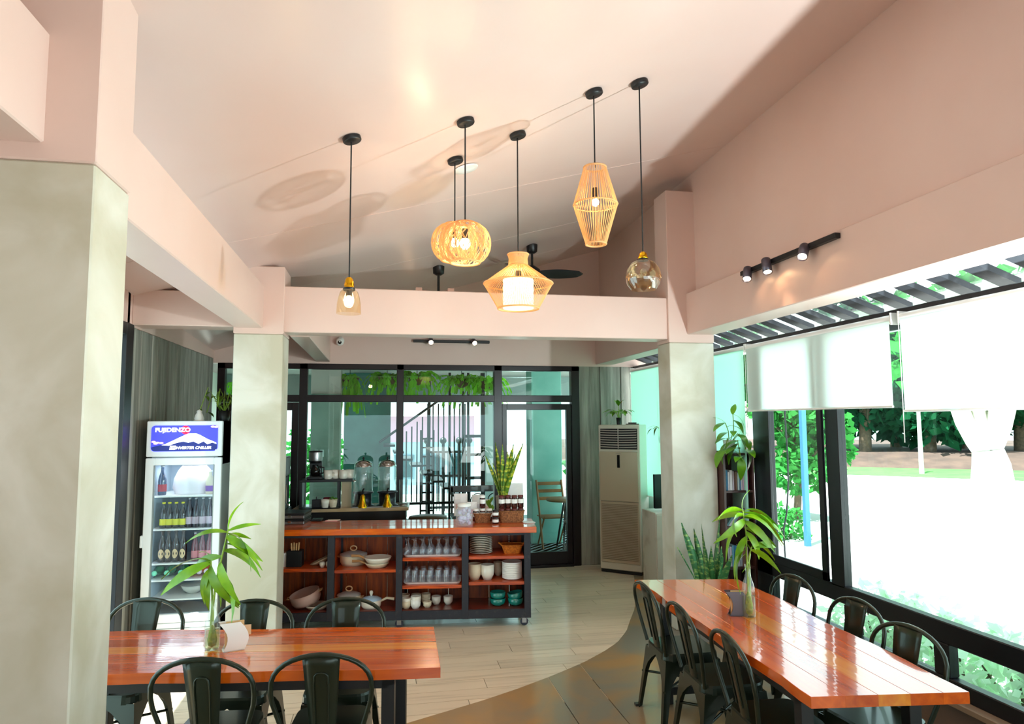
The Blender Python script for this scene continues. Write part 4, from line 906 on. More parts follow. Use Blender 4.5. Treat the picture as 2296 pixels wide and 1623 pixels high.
# ================================================================== BACK COUNTER WITH COFFEE THINGS
CYY = 8.15; CZ = .92
ct = thing('coffee_counter', 'narrow coffee counter with pale top and black frame behind the island', 'counter', (-.27, 8.38, 0), R_(-4))
put('countertop', MB().bbox(-.68, .63, -.24, .24, CZ-.04, CZ, .004), mat('pale_counter_wood', 'c9b08c', .3, c2='b59a74', nscale=5, stretch=(1,6,6), coat=.4), ct)
put('apron', MB().box(-.66, .6, -.22, .22, CZ-.16, CZ-.04), BLKM, ct)
for x in (-.63, .57):
    for y in (-.2, .2): put('leg', MB().box(x-.025,x+.025,y-.025,y+.025,0,CZ-.04), BLKM, ct)
put('lower_shelf', MB().box(-.62,.58,-.2,.2,.4,.43), BLKM, ct)
def cpt(px, py=1130, Y=8.25): p = ay(px, py, Y); return p
p0, p1 = ay(674, 1075, 8.42), ay(792, 1075, 8.42)
sh = thing('shelf_riser', 'dark two legged shelf riser carrying coffee maker and cups', 'shelf', ((p0.x+p1.x)/2, 8.42, CZ)); hw = (p1.x-p0.x)/2
put('top', MB().bbox(-hw, hw, -.15, .15, .29, .32, .004), BLKM, sh)
for x in (-hw+.02, hw-.16): put('leg', MB().box(x-.015,x+.015,-.14,.14,0,.29), BLKM, sh)
put('side_panel', MB().box(hw-.13, hw-.02, -.12, .12, 0, .29), mat('beige_panel', 'a8987c', .6), sh)
ZS = CZ+.32
p = ay(707, 1065, 8.42); t = thing('coffee_maker', 'black and steel drip coffee maker on the shelf riser', 'coffee maker', (p.x, 8.42, ZS))
put('base', MB().bbox(-.09,.09,-.09,.09,0,.03,.005), BLKM, t); put('tower', MB().bbox(-.07,.07,.03,.09,.03,.2,.005), BLKM, t)
put('filter_housing', MB().lathe([(.055,.18),(.075,.2),(.075,.21)], 22), BLKM, t); put('steel_band', MB().lathe([(.076,.21),(.078,.22),(.078,.3),(.076,.31)], 24), STEEL, t); put('lid', MB().lathe([(.08,.31),(.078,.325),(.001,.33)], 22), BLKM, t)
ca = put('carafe', MB().lathe([(.045,.03),(.06,.06),(.06,.11),(.035,.15),(.04,.16)], 20), glass('smoke_glass', (.25,.2,.18), 1.5), t); put('carafe_handle', MB().tube([(.05,-.02,.14),(.1,-.03,.13),(.1,-.03,.07),(.055,-.02,.06)], .009, 8), BLKM, ca)
for i, px in enumerate((736, 752, 770, 784)):
    p = ay(px, 1068, 8.4); t = thing('mug', ['white mug beside the coffee maker','second white mug from the coffee maker','third white mug from the coffee maker','white mug at the right end of the riser'][i], 'mug', (p.x, 8.36+(i%2)*.05, ZS), i*.4, 'white mugs on the riser')
    put('body', MB().lathe([(.04,0),(.048,.012),(.05,.1),(.046,.1),(.042,.01),(.001,.01)], 20), WHITE2, t); put('handle', MB().tube([(.047,0,.08),(.075,0,.075),(.075,0,.03),(.047,0,.025)], .006, 6), WHITE2, t)
p = ay(715, 1130, 8.3); t = thing('serving_tray', 'black rectangular tray under the riser', 'tray', (p.x+.02, 8.22, CZ)); put('tray_base', MB().prism(rrect(.44,.15,.02), 0, .012, P2=rrect(.46,.17,.025)), BLKM, t)
def simple_mug(label, px, m_, Y=8.22, plant=False):
    p = ay(px, 1120, Y); t = thing('mug' if not plant else 'potted_plant', label, 'mug' if not plant else 'plant', (p.x, Y, CZ+.012), 2.6)
    put('body' if not plant else 'pot', MB().lathe([(.035,0),(.045,.05),(.048,.09),(.044,.09),(.001,.02)], 20), m_, t)
    if plant: f = put('foliage', leaves((0,0,.09), .04, 50, .03, random.Random(1), .5), LEAF, t); f['kind'] = 'stuff'
    else: put('handle', MB().tube([(.045,0,.075),(.07,0,.07),(.07,0,.03),(.043,0,.025)], .006, 6), m_, t)
simple_mug('white mug on the black tray', 729, WHITE2, 8.18); simple_mug('dark red mug behind the white mug', 733, mat('dark_red_glaze', '6a1426', .2), 8.38); simple_mug('pale pot with small green plant on the black tray', 747, CREAM, 8.2, True)
t = thing('caddy', 'black caddy at the left end of the tray', 'container', (ay(710,1120,8.24).x, 8.24, CZ+.012)); put('box', MB().bbox(-.05,.05,-.04,.04,0,.09,.004), BLKM, t); put('divider', MB().box(-.005,.005,-.035,.035,.09,.12), BLKM, t)
# drink dispensers
for i, px in enumerate((814, 868)):
    p = ay(px, 1120, 8.35); t = thing('drink_dispenser', ['left glass drink dispenser with chrome dome and brass bell stand','right glass drink dispenser with chrome dome and brass bell stand'][i], 'dispenser', (p.x, 8.35, CZ), 0, 'drink dispensers')
    put('stand', MB().lathe([(.125,0),(.125,.01),(.1,.015),(.1,.14),(.12,.15),(.12,.165),(.001,.17)], 28), mat('dark_steel', '4b4d55', .3, metal=.8), t)
    put('cylinder', MB().lathe([(.105,.17),(.108,.18),(.108,.43),(.1,.46)], 28, cap=False), CGLASS, t)
    put('dome', MB().lathe([(.108,.455),(.1,.49),(.07,.52),(.02,.535),(.001,.536)], 28), CHROME, t); put('dome_knob', MB().lathe([(.006,.535),(.014,.55),(.012,.565),(.001,.57)], 12), BLKM, t)
    b = put('bell', MB().lathe([(.062,0),(.06,.015),(.04,.045),(.032,.09),(.026,.13),(.012,.15),(.001,.152)], 24), GOLD, t, (0,-.17,0)); put('tap_lever', MB().tube([(0,0,.15),(0,.0,.2),(.015,-.01,.215)], .008, 6, r2=.012), BLKM, b)
t = thing('drip_tray', 'steel drip tray in front of the dispensers', 'tray', (ay(842,1128,8.2).x, 8.2, CZ)); put('tray_base', MB().bbox(-.27,.27,-.06,.04,0,.012,.003), STEEL, t); put('grille', MB().box(-.26,.26,-.05,.03,.012,.014), BLKM, t)
t = thing('glass_carafe', 'tall clear glass cylinder at the right end of the coffee counter', 'carafe', (ay(905,1120,8.3).x, 8.3, CZ)); put('body', MB().lathe([(.045,0),(.05,.01),(.05,.3),(.048,.3)], 22, cap=False), CGLASS, t); put('steel_base', MB().lathe([(.05,0),(.05,.02),(.001,.022)], 22), STEEL, t)
p = ay(783, 1110, 8.3); t = thing('water_bottle', 'clear bottle between the riser and the dispensers', 'bottle', (p.x+.06, 8.25, CZ)); put('body', MB().lathe([(.035,0),(.04,.01),(.04,.2),(.02,.26),(.018,.29)], 18, cap=False), CGLASS, t); put('cap', MB().lathe([(.02,.29),(.02,.31),(.001,.312)], 14), CHROME, t)
# things under and beside the counter
t = thing('beige_crate', 'beige rounded crate on the floor shelf under the coffee counter', 'crate', (ay(790,1160,8.1).x, 8.3, .43)); put('body', MB().prism(rrect(.3,.25,.04), 0, .3, P2=rrect(.34,.28,.05)), mat('beige_plastic', 'b99a70', .5), t); put('handle', MB().tube([(-.12,-.13,.28),(-.1,-.14,.34),(.1,-.14,.34),(.12,-.13,.28)], .012, 8), mat('beige_plastic', 'b99a70', .5), t)
t = thing('stool', 'round dark stool seat beside the coffee counter', 'stool', (ay(960,1150,8.1).x, 8.15, 0)); put('seat', MB().lathe([(.001,.72),(.2,.72),(.23,.76),(.22,.8),(.001,.81)], 28), mat('dark_brown_leather', '4a3218', .4), t)
for k in range(4): a = k*PI/2+.4; put('leg', MB().tube([(.12*math.cos(a),.12*math.sin(a),.73),(.2*math.cos(a),.2*math.sin(a),0)], .013, 6), BLKM, t)
put('foot_ring', MB().tube([(.165*math.cos(a*PI/8),.165*math.sin(a*PI/8),.3) for a in range(16)], .008, 6, True), BLKM, t)
t = thing('kitchen_appliance', 'dark steel appliance with chrome arm left of the coffee counter', 'appliance', (-1.22, 8.45, 0)); put('cabinet', MB().bbox(-.25,.2,-.25,.25,0,.9,.006), BLKM, t); put('body', MB().bbox(-.22,.17,-.2,.2,.9,1.28,.01), mat('dark_steel', '4b4d55', .3, metal=.8), t); put('top_cover', MB().bbox(-.23,.18,-.2,.2,1.28,1.5,.01), mat('mid_grey', '6b7070', .4), t); put('steam_arm', MB().tube([(.19,-.22,1.2),(.2,-.3,1.15),(.2,-.3,1.0),(.24,-.34,.96)], .008, 8), CHROME, t)

# ================================================================== DRINKS FRIDGE
FX0, FX1, FY, FD = -1.90, -1.305, 6.2, .6
fx = thing('drinks_fridge', 'white glass door drinks fridge with blue illuminated mountain header', 'fridge', ((FX0+FX1)/2, FY, 0)); hw = (FX1-FX0)/2
FWH = mat('fridge_white', 'f0f7fb', .3, coat=.3)
b = MB(); b.box(-hw,-hw+.04,.03,FD,.06,1.915).box(hw-.04,hw,.03,FD,.06,1.915).box(-hw,hw,FD-.03,FD,.06,1.915).box(-hw,hw,.03,FD,1.55,1.915).box(-hw,hw,.03,FD,.06,.3)
put('cabinet', b, mat('fridge_grey', 'a9b1b4', .4), fx)
put('inner_lining', MB().box(-hw+.04,-hw+.044,.04,FD-.03,.3,1.55).box(hw-.044,hw-.04,.04,FD-.03,.3,1.55).box(-hw+.04,hw-.04,FD-.035,FD-.03,.3,1.55), mat('fridge_lining', 'b4c2d0', .4), fx)
for s_ in (-1, 1): put('foot', MB().box(s_*.25-.02,s_*.25+.02,.05,.5,0,.06), BLKM, fx)
hd = put('header', MB().bbox(-hw,hw,0,.04,1.62,1.917,.006), FWH, fx)
NEON = emis('header_blue', '3a3ff0', .55)
sg = MB().prism(rrect(.52,.215,.03), 0, .004).xf(Matrix.Translation((0,-.001,1.772)) @ Matrix.Rotation(PI/2, 4, 'X'))
put('header_sign', sg, NEON, hd)
def flat(name, poly, y, m_, par):   # flat print on the sign face, x-z polygon
    mb = MB(); n = len(poly); mb.add([(a, y, c) for a, c in poly]+[(a, y-.0008, c) for a, c in poly], [tuple(range(n)), tuple(range(2*n-1,n-1,-1))]+[(i,n+i,n+(i+1)%n,(i+1)%n) for i in range(n)]); return put(name, mb, m_, par)
flat('print_mountain', [(-.24,1.70),(-.15,1.725),(-.05,1.775),(.0,1.80),(.03,1.812),(.09,1.812),(.12,1.80),(.18,1.765),(.25,1.735),(.255,1.70),(.25,1.67),(-.24,1.67)], -.0058, emis('print_snow', 'dfe8ff', .8), hd)
flat('print_foothill', [(-.258,1.70),(-.19,1.718),(-.12,1.712),(-.06,1.735),(-.01,1.745),(.03,1.735),(.07,1.745),(.11,1.725),(.15,1.745),(.18,1.72),(.22,1.735),(.257,1.72),(.257,1.685),(.24,1.668),(-.24,1.668),(-.257,1.685)], -.0068, emis('print_navy', '18256e', .4), hd)
flat('print_disc', [(.005+.036*math.cos(a*PI/12), 1.842+.036*math.sin(a*PI/12)) for a in range(24)], -.0068, emis('print_red', 'd0143c', .8), hd)
for k, (a, c) in enumerate(((-.24,1.745),(-.21,1.738),(-.18,1.735),(-.225,1.73),(.22,1.868),(.245,1.866))): flat('print_blossom', [(a+.018*math.cos(q*PI/4), c+.008*math.sin(q*PI/4)) for q in range(8)], -.0078, emis('print_pink', 'f0a8d8', .8), hd)
def text(body, x, z, size, m_, par, y, off=.0, shear=0, name='lettering', align='LEFT', sx=1, rx=PI/2, rz=0):
    cu = bpy.data.curves.new(name, 'FONT'); cu.body = body; cu.size = size; cu.extrude = .0006; cu.offset = off; cu.shear = shear; cu.align_x = align
    tmp = bpy.data.objects.new(name, cu); me = bpy.data.meshes.new_from_object(tmp); bpy.data.objects.remove(tmp); me.materials.clear(); me.materials.append(m_)
    o = bpy.data.objects.new(name, me); COL.objects.link(o); o.location = (x, y, z); o.rotation_euler = (rx, 0, rz); o.scale = (sx,1,1); o.parent = par; return o
TW = emis('print_white', 'ffffff', 1.0)
text('FUJIDENZO', -.232, 1.828, .046, TW, hd, -.0085, .0014, sx=1.16); text('INVERTER CHILLER', -.075, 1.683, .030, TW, hd, -.0085, .001, .25, sx=1.12); text('HD', -.112, 1.684, .026, emis('print_navy', '18256e', .4), hd, -.0105, .0006, .2, sx=1.1)
flat('print_badge', [(-.116,1.678),(-.072,1.678),(-.066,1.712),(-.110,1.712)], -.0085, TW, hd)
dr = put('door', MB().bbox(-hw,-hw+.07,-.005,.035,.27,1.61,.005).bbox(hw-.06,hw,-.005,.035,.27,1.61,.005).bbox(-hw+.07,hw-.06,-.005,.035,1.55,1.61,.005).bbox(-hw+.07,hw-.06,-.005,.035,.27,.34,.005), FWH, fx)
put('door_glass', MB().box(-hw+.07,hw-.06,.01,.016,.34,1.55), glass('fridge_glass', (.93,.98,1), 1.25), dr); put('door_gasket', MB().box(-hw+.065,-hw+.073,-.006,.02,.34,1.55).box(hw-.063,hw-.055,-.006,.02,.34,1.55), mat('grey_gasket', '8b9599', .6), dr)
put('door_handle', MB().bbox(-hw-.018,-hw,-.012,.03,.88,.98,.004), FWH, dr)
gr = put('kick_panel', MB().bbox(-hw,hw,0,.03,.06,.265,.004), FWH, fx)
for k in range(5): put('vent_slot', MB().box(-hw+.04,hw-.04,-.003,.0,.10+k*.03,.106+k*.03), mat('grey_gasket', '8b9599', .6), gr)
zsh = [ay(430,y,FY+.06).z for y in (1110,1184,1260,1297,1340)]
for z in zsh: put('shelf', MB().bbox(-hw+.045,hw-.045,.05,FD-.05,z-.014,z,.003), WHITE, fx)
LED = emis('fridge_led', 'e6f2ff', 1.5)
for s_ in (-1,1): put('led_strip', MB().box(s_*(hw-.05)-.004, s_*(hw-.05)+.004, .045, .055, .36, 1.53), LED, fx)
fl = bpy.data.lights.new('fridge_light', 'AREA'); fl.shape = 'RECTANGLE'; fl.size = .4; fl.size_y = .3; fl.energy = .9; fl.color = (.9,.97,1)
fo = bpy.data.objects.new('fridge_light', fl); COL.objects.link(fo); fo.location = ((FX0+FX1)/2, FY+.25, 1.53)
FC = (FX0+FX1)/2
def drink(label, x, z, y, glassm, lab, cap, h=.24, r=.032, grp='', oval=False):
    t = thing('drink_bottle', label, 'bottle', (FC+x, FY+y, z), 0, grp)
    put('glass_body', MB().lathe([(r*.9,0),(r,.008),(r,h*.5),(r*.85,h*.62),(r*.42,h*.8),(r*.4,h*.95),(r*.44,h*.96)], 16), glassm, t)
    if oval:
        mb = MB(); n = 14; V = [(0,-r-.0015,h*.27)]
        for q in range(n): a = 2*PI*q/n; xx = r*.72*math.cos(a); V.append((xx, -math.sqrt((r+.0012)**2-xx*xx), h*.27+h*.15*math.sin(a)))
        put('bottle_label', mb.add(V, [(0,1+q,1+(q+1)%n) for q in range(n)]), lab, t)
    elif lab: put('bottle_label', MB().lathe([(r+.001,h*.12),(r+.001,h*.36)], 16, cap=False), lab, t)
    put('cap', MB().lathe([(r*.5,h*.94),(r*.5,h),(.001,h+.001)], 12), cap, t); return t
CM = mat('dark_cola', '1a1012', .1, coat=1); CMC = mat('clear_cola', '3b3640', .1, coat=1); YL = mat('yellow_label', 'd8d020', .5); AMB = mat('amber_bottle', '2a0f08', .1, coat=1); PKB = mat('pink_soda', '7e4a52', .15, coat=1)
CREML = mat('cream_label', 'd9b98c', .5); SLV = mat('silver_cap', 'b9bcc4', .3, metal=.8); GRB = mat('green_bottle', '1f8a5c', .15, coat=1); ORB = mat('orange_soda', 'f06a28', .15, coat=1)
fxs = lambda px: ay(px, 1150, FY+.12).x-FC
L1, L2, L3, L4 = zsh[1], zsh[2], zsh[3], zsh[0]
for i, px in enumerate((367,380,395,410)):
    drink(f'{ordn[i]} dark bottle with yellow label from the left on the second fridge shelf', fxs(px), L1, .12, CM, YL, YL, .215, .029, 'yellow labelled bottles')
    drink(f'{ordn[i]} dark bottle with oval label from the left on the third fridge shelf', fxs(px-1+i*1.5), L2, .12, AMB, CREML, AMB, .26, .031, 'oval labelled bottles', True)
for i, px in enumerate((425,439,455,470)): drink(f'{ordn[i]} cola bottle from the left on the second fridge shelf', fxs(px), L1, .12, CMC, mat('white_red_label', 'c9b4bf', .5), SLV, .25, .028, 'cola bottles')
for i, px in enumerate((440,456,472)): drink(f'{ordn[i]} pinkish soda bottle from the left on the third fridge shelf', fxs(px), L2, .12, PKB, mat('pink_label', 'd98a90', .5), SLV, .24, .029, 'pink soda bottles')
for i, px in enumerate((352,380,411,435,452,468)):
    t = drink(f'{["left","middle","right"][i%3]} lying {"green" if i < 3 else "orange"} bottle on the fourth fridge shelf', fxs(px), L3+.045, .1, GRB if i < 3 else ORB, None, mat('pale_green_cap', '7fe0b0', .4) if i < 3 else mat('pale_pink_cap', 'e8d0d8', .4), .26, .042, 'lying green bottles' if i < 3 else 'lying orange bottles')
    t.rotation_euler = (PI/2, 0, 0); t.location.y = FY+.36
# bag and bottle on the top shelf, bowl on the lowest shelf
t = thing('white_bag', 'big crumpled white bag on the top fridge shelf', 'bag', (FC+.02, FY+.26, L4)); mb = MB(); rn = random.Random(2)
mb.lathe([(.15,0),(.165,.05),(.155,.13),(.13,.2),(.08,.25),(.02,.27),(.001,.272)], 18); mb.v = [(a*(1+rn.uniform(-.05,.05)), b_*(1+rn.uniform(-.05,.05))*.85, c*(1+rn.uniform(-.03,.03))) for a, b_, c in mb.v]; put('bag', mb, mat('plastic_bag', 'f4eef2', .5), t)
put('knot', MB().lathe([(.02,.0),(.012,.02),(.03,.05),(.001,.05)], 10, (0,0,.26)), mat('plastic_bag', 'f4eef2', .5), t)
drink('dark blue bottle at the left of the top fridge shelf', fxs(360), L4, .14, mat('dark_blue_bottle', '2a3d5e', .1, coat=1), mat('red_label', '9e2a3a', .5), SLV, .25, .034, 'top shelf bottles')
drink('pale snack tub at the right of the top fridge shelf', fxs(468), L4, .14, mat('pale_tub', 'd8cbb0', .3), mat('purple_label', '7b4fa0', .5), WHITE, .2, .036, 'top shelf bottles')
t = thing('mixing_bowl', 'white bowl with plastic wrap on the lowest fridge shelf', 'bowl', (fxs(430)+FC, FY+.25, zsh[4])); put('body', MB().lathe([(.04,0),(.08,.03),(.1,.07),(.095,.07),(.03,.008)], 24), WHITE2, t); put('wrap', MB().lathe([(.102,.068),(.06,.08),(.001,.078)], 24), glass('cling_wrap', (.9,.92,.95), 1.4, dens=.2), t)
# on top of the fridge
p = ay(445, 940, FY+.1); t = thing('figurine', 'small white rounded figurine on top of the fridge', 'figurine', (p.x, FY+.12, 1.917)); put('body', MB().lathe([(.035,0),(.04,.02),(.032,.05),(.02,.07),(.022,.085),(.001,.1)], 16), WHITE, t); put('base', MB().lathe([(.042,0),(.042,.006),(.001,.006)], 16), CREAM, t)
def leafy(name, label, loc, stems, spec, leafm, potf=None, cat='plant', lscale=1):
    t = thing(name, label, cat, loc)
    if potf: potf(t)
    for pts in stems: put('stem', MB().tube(pts, .004, 6), STEM, t)
    for (p, a, e, L_, k) in spray(stems, spec): o = put('leaf', leafm[k % len(leafm)], None, t, p, (0,-e,a), (L_,L_,L_))
    return t
PM = [leaf_mesh(1, .55, .3), leaf_mesh(1, .6, .6), leaf_mesh(1, .5, .85)]
for q in PM: q.materials.append(mat('pothos_leaf', '6fa814', .35, c2='4f8c14', nscale=2, rnd=.25))
PD = [leaf_mesh(1, .5, .5), leaf_mesh(1, .45, .8)]
for q in PD: q.materials.append(mat('dim_pothos_leaf', '5f7a10', .4, c2='3f5c10', nscale=2, rnd=.3))
p = ay(500, 940, FY+.25)
rn = random.Random(9); sts = []; spc = []
for k in range(7):
    a = k*.9; r_ = .1+.05*rn.random(); sts.append([(0,0,.08),(math.cos(a)*r_*.5,math.sin(a)*r_*.5,.16+.1*rn.random()),(math.cos(a)*r_,math.sin(a)*r_,.12+.2*rn.random()),(math.cos(a)*r_*1.4,math.sin(a)*r_*1.4,.05+.15*rn.random())])
    for q in (.3,.55,.8,1): spc.append((k, q, rn.uniform(0,360), rn.uniform(-50,30), rn.uniform(.07,.1), rn.randrange(2)))
leafy('pothos_plant', 'dark trailing pothos on top of the drinks fridge', (p.x, FY+.3, 1.917), sts, spc, PD, lambda t: put('pot', MB().lathe([(.04,0),(.055,.09),(.05,.09),(.001,.08)], 16), BLKM, t))

# ================================================================== FLOOR STANDING AIR CONDITIONER
A0, A1 = Vector((2.772, 8.50, 0)), Vector((3.185, 8.125, 0)); aw = (A1-A0).length; ang = math.atan2((A1-A0).y, (A1-A0).x)
ac = thing('air_conditioner', 'tall white floor standing air conditioner in the corner', 'air conditioner', tuple((A0+A1)/2), ang)
ACW = mat('ac_body', 'd9d2c4', .3, coat=.4); ACP = mat('ac_panel', 'c2b09a', .18, coat=.6)
put('body', MB().bbox(-aw/2, aw/2, 0, .29, .04, 1.85, .012), ACW, ac); put('plinth', MB().box(-aw/2+.01, aw/2-.01, .01, .28, 0, .04), BLKM, ac)
put('front_panel', MB().bbox(-aw/2+.02, aw/2-.02, -.018, .0, .89, 1.51, .006), ACP, ac)
o = put('outlet', MB().box(-aw/2+.03, aw/2-.03, -.006, -.002, 1.54, 1.80), mat('dark_recess', '1c1718', .6), ac)
for k in range(8):
    V = []; z = 1.565+k*.03
    for i in range(9): x = -aw/2+.035+(aw-.07)*i/8; zz = z-.006*math.sin(PI*i/8); V += [(x,-.022,zz),(x,-.008,zz+.006),(x,-.008,zz+.012),(x,-.022,zz+.008)]
    put('louvre', MB().add(V, [(i*4+j, i*4+(j+1)%4, i*4+4+(j+1)%4, i*4+4+j) for i in range(8) for j in range(4)]), mat('louvre_grey', 'b9a9a4', .4), o)
put('divider', MB().box(-.004,.004,-.024,-.006,1.55,1.8), mat('louvre_grey', 'b9a9a4', .4), o)
put('display', MB().bbox(-.018,.018,-.022,-.016,1.31,1.47,.002), mat('black_gloss', '0a0a0c', .1), ac)
put('intake_panel', MB().bbox(-aw/2+.02, aw/2-.02, -.012, .0, .13, .885, .005), ACP, ac)
gm = MB(); n = 0
for k in range(34):
    z = .17+k*.0205
    for j in range(2):
        gm.box(-aw/2+.04+j*0, aw/2-.04, -.0155, -.0125, z, z+.006)
ip = put('intake_grille', gm, mat('grille_brown', '93806f', .5), ac); ip['kind'] = 'stuff'
put('badge', MB().box(-.035,.03,-.02,-.017,1.487,1.495), mat('badge_grey', '9a8f84', .4), ac)
mid = (A0+A1)/2; R = Matrix.Rotation(ang, 3, 'Z'); q = mid+R @ Vector((-.03, .09, 0))
rn = random.Random(12); sts = []; spc = []
for k in range(6): a = k*1.05; sts.append([(0,0,.06),(math.cos(a)*.03,math.sin(a)*.03,.15),(math.cos(a)*.09,math.sin(a)*.09,.17+.03*rn.random())]); spc += [(k,1,math.degrees(a),-5,.13,0),(k,.7,math.degrees(a)+40,10,.11,1),(k,.85,math.degrees(a)-35,-10,.11,1)]
sts.append([(0,0,.06),(0,0,.2),(0,.0,.24)]); spc += [(6,1,k*120,50,.11,0) for k in range(3)]
leafy('potted_pothos', 'small bright green plant in black pot on the air conditioner', (q.x, q.y, 1.85), sts, spc, PM, lambda t: put('pot', MB().lathe([(.026,0),(.034,.09),(.03,.09),(.001,.08)], 16), BLKM, t))
q = mid+R @ Vector((.15, .1, 0)); t = thing('remote_tray', 'flat dark tray on the air conditioner behind the plant', 'tray', (q.x, q.y, 1.85), ang); put('tray_base', MB().bbox(-.07,.07,-.05,.05,0,.012,.003), mat('grey_brown', '6f675f', .6), t); put('remote', MB().bbox(-.05,.05,-.02,.02,.012,.028,.003), BLKM, t)

# black speaker on a white cabinet left of the right column
cb = thing('side_cabinet', 'white cabinet partly hidden behind the right column', 'cabinet', (ay(1468,1100,7.4).x+.10, 7.4, 0)); put('body', MB().bbox(-.1,.28,0,.4,0,.86,.006), mat('marble_white', 'd8d0c4', .4, c2='b8aa9a', nscale=4, lo=.55, hi=.75), cb)
put('door', MB().bbox(-.09,.09,-.015,0,.05,.84,.004), mat('marble_white', 'd8d0c4', .4), cb); put('door', MB().bbox(.095,.27,-.015,0,.05,.84,.004), mat('marble_white', 'd8d0c4', .4), cb)
t = thing('television', 'black screen standing on the white cabinet', 'television', (ay(1466,1100,7.55).x+.10, 7.55, .86)); put('screen', MB().bbox(-.1,.26,-.02,.02,.03,.42,.004), mat('black_gloss', '0a0a0c', .1), t); put('stand', MB().box(.02,.14,-.06,.06,0,.03), BLKM, t)
t = thing('blue_bottle', 'small light blue bottle at the far end of the right table', 'bottle', tuple(az(1485,1299,.75)+Vector((-.02,.9,-.75)))); t.location = az(1489, 1304, 0)
put('body', MB().lathe([(.03,0),(.035,.01),(.035,.16),(.015,.2)], 16), mat('light_blue_plastic', '6fb4e8', .3), t); put('cap', MB().lathe([(.016,.2),(.016,.225),(.001,.226)], 12), WHITE, t)
sts = [[(0,0,0),(.03,-.02,-.1),(-.01,0,-.25),(.03,.01,-.45),(0,0,-.7),(.02,0,-1.0)], [(0,0,0),(-.05,-.03,.03),(-.1,-.04,0)]]
leafy('trailing_vine', 'thin trailing vine hanging left of the right column', (ay(1480,1000,7.9).x, 7.9, 1.80), sts, [(1,1,180,-10,.09,1),(1,.6,150,20,.09,1),(0,.2,170,-30,.08,1),(0,.5,60,-40,.06,0),(0,.75,200,-40,.05,0),(1,.3,190,-30,.1,1)], PD, lambda t: put('hook', MB().tube([(0,0,0),(0,.02,.0),(.0,.0,.9)], .003, 5), BLKM, t))

# ================================================================== BOOKSHELF
BX0, BX1, BY = 3.125, 3.435, 5.90
bs = thing('bookshelf', 'narrow dark brown bookshelf beside the right column', 'bookshelf', (BX0, BY, 0)); bw = BX1-BX0; bd = .27; H_ = ay(1650,1011,BY).z
BRW = mat('dark_brown_laminate', '4b2c26', .4, c2='3c211d', nscale=8, stretch=(6,6,.6))
for x in (0, bw-.022): put('side_panel', MB().bbox(x, x+.022, 0, bd, 0, H_, .002), BRW, bs)
put('back_panel', MB().box(.12, bw, bd-.01, bd, 0, H_), BRW, bs)
BZ = [.03, ay(1655,1272,BY).z, ay(1655,1180,BY).z, ay(1655,1100,BY).z, H_-.02]
for z in BZ: put('shelf_board', MB().bbox(.02, bw-.02, 0, bd, z-.02 if z > .1 else 0, z, .002), BRW, bs)
bc = ['7fc4e0','3a86b8','e8e4ec','f0eef4','d9cfe0','7b5a50','8c6a5c','e2d8e8','5b9ad0','c9e0e8','d7a8c8','e8d0e0','c0286f','8fb4c8','e8c8a0','b8c8d8','6fa0a8','d8dce8']
def book(label, x, z, h, th, col, tilt=0, dy=0, grp='books on the bookshelf', depth=.17):
    t = tag(put('book', MB().bbox(0, th, 0, depth, 0, .002, .0005).bbox(0, .0022, 0, depth, 0, h, .0005).bbox(th-.0022, th, 0, depth, 0, h, .0005).box(0, th, 0, .003, 0, h).box(.002, th-.002, .003, depth-.004, .003, h-.004, mi=1), [mat('book_'+col, col, .5), mat('book_pages', 'e9e2d2', .8)], None, (BX0+x, BY+.04+dy, z), (0, tilt, 0)), label, 'book', grp); return t
cn = {'7fc4e0':'light blue','3a86b8':'blue','e8e4ec':'white','f0eef4':'wide white','d9cfe0':'lilac white','7b5a50':'brown','8c6a5c':'tan brown','e2d8e8':'pale lilac','5b9ad0':'sky blue','c9e0e8':'pale blue','d7a8c8':'pink lilac','e8d0e0':'pale pink','c0286f':'magenta'}
x = .028
for i, (c_, th, h) in enumerate((('7fc4e0',.02,.19),('3a86b8',.014,.185),('e8e4ec',.018,.17),('f0eef4',.03,.185),('d9cfe0',.016,.175),('7b5a50',.012,.165),('8c6a5c',.02,.17),('c9e0e8',.022,.16),('5b9ad0',.012,.165),('e2d8e8',.02,.155),('d7a8c8',.022,.17),('e8d0e0',.014,.18),('c0286f',.026,.21))):
    book(f'{cn[c_]} book, {["first","second","third","fourth","fifth","sixth","seventh","eighth","ninth","tenth","eleventh","twelfth","last"][i]} from the left on the top bookshelf', x, BZ[3], h, th-.001, c_); x += th
for i, c_ in enumerate(('6fa0a8','e8e4ec','8fb4c8','7b5a50','3c3a40','c9e0e8')):
    book(['lowest leaning','second leaning','third leaning','fourth leaning','fifth leaning','topmost leaning'][i]+' book on the middle bookshelf', .03+i*.024, BZ[2]+.002, .2, .02, c_, R_(38), grp='leaning books')
x = .028
for i, (c_, th, h) in enumerate((('e8e4ec',.03,.17),('d9cfe0',.024,.18),('7fc4e0',.02,.19),('3a86b8',.026,.19),('d8dce8',.03,.18),('b8c8d8',.028,.17),('8c6a5c',.03,.16),('e8d0e0',.028,.17))):
    book(f'{["first","second","third","fourth","fifth","sixth","seventh","eighth"][i]} book from the left on the lower bookshelf', x, BZ[1], h, th-.001, c_, grp='books on the lower shelf'); x += th
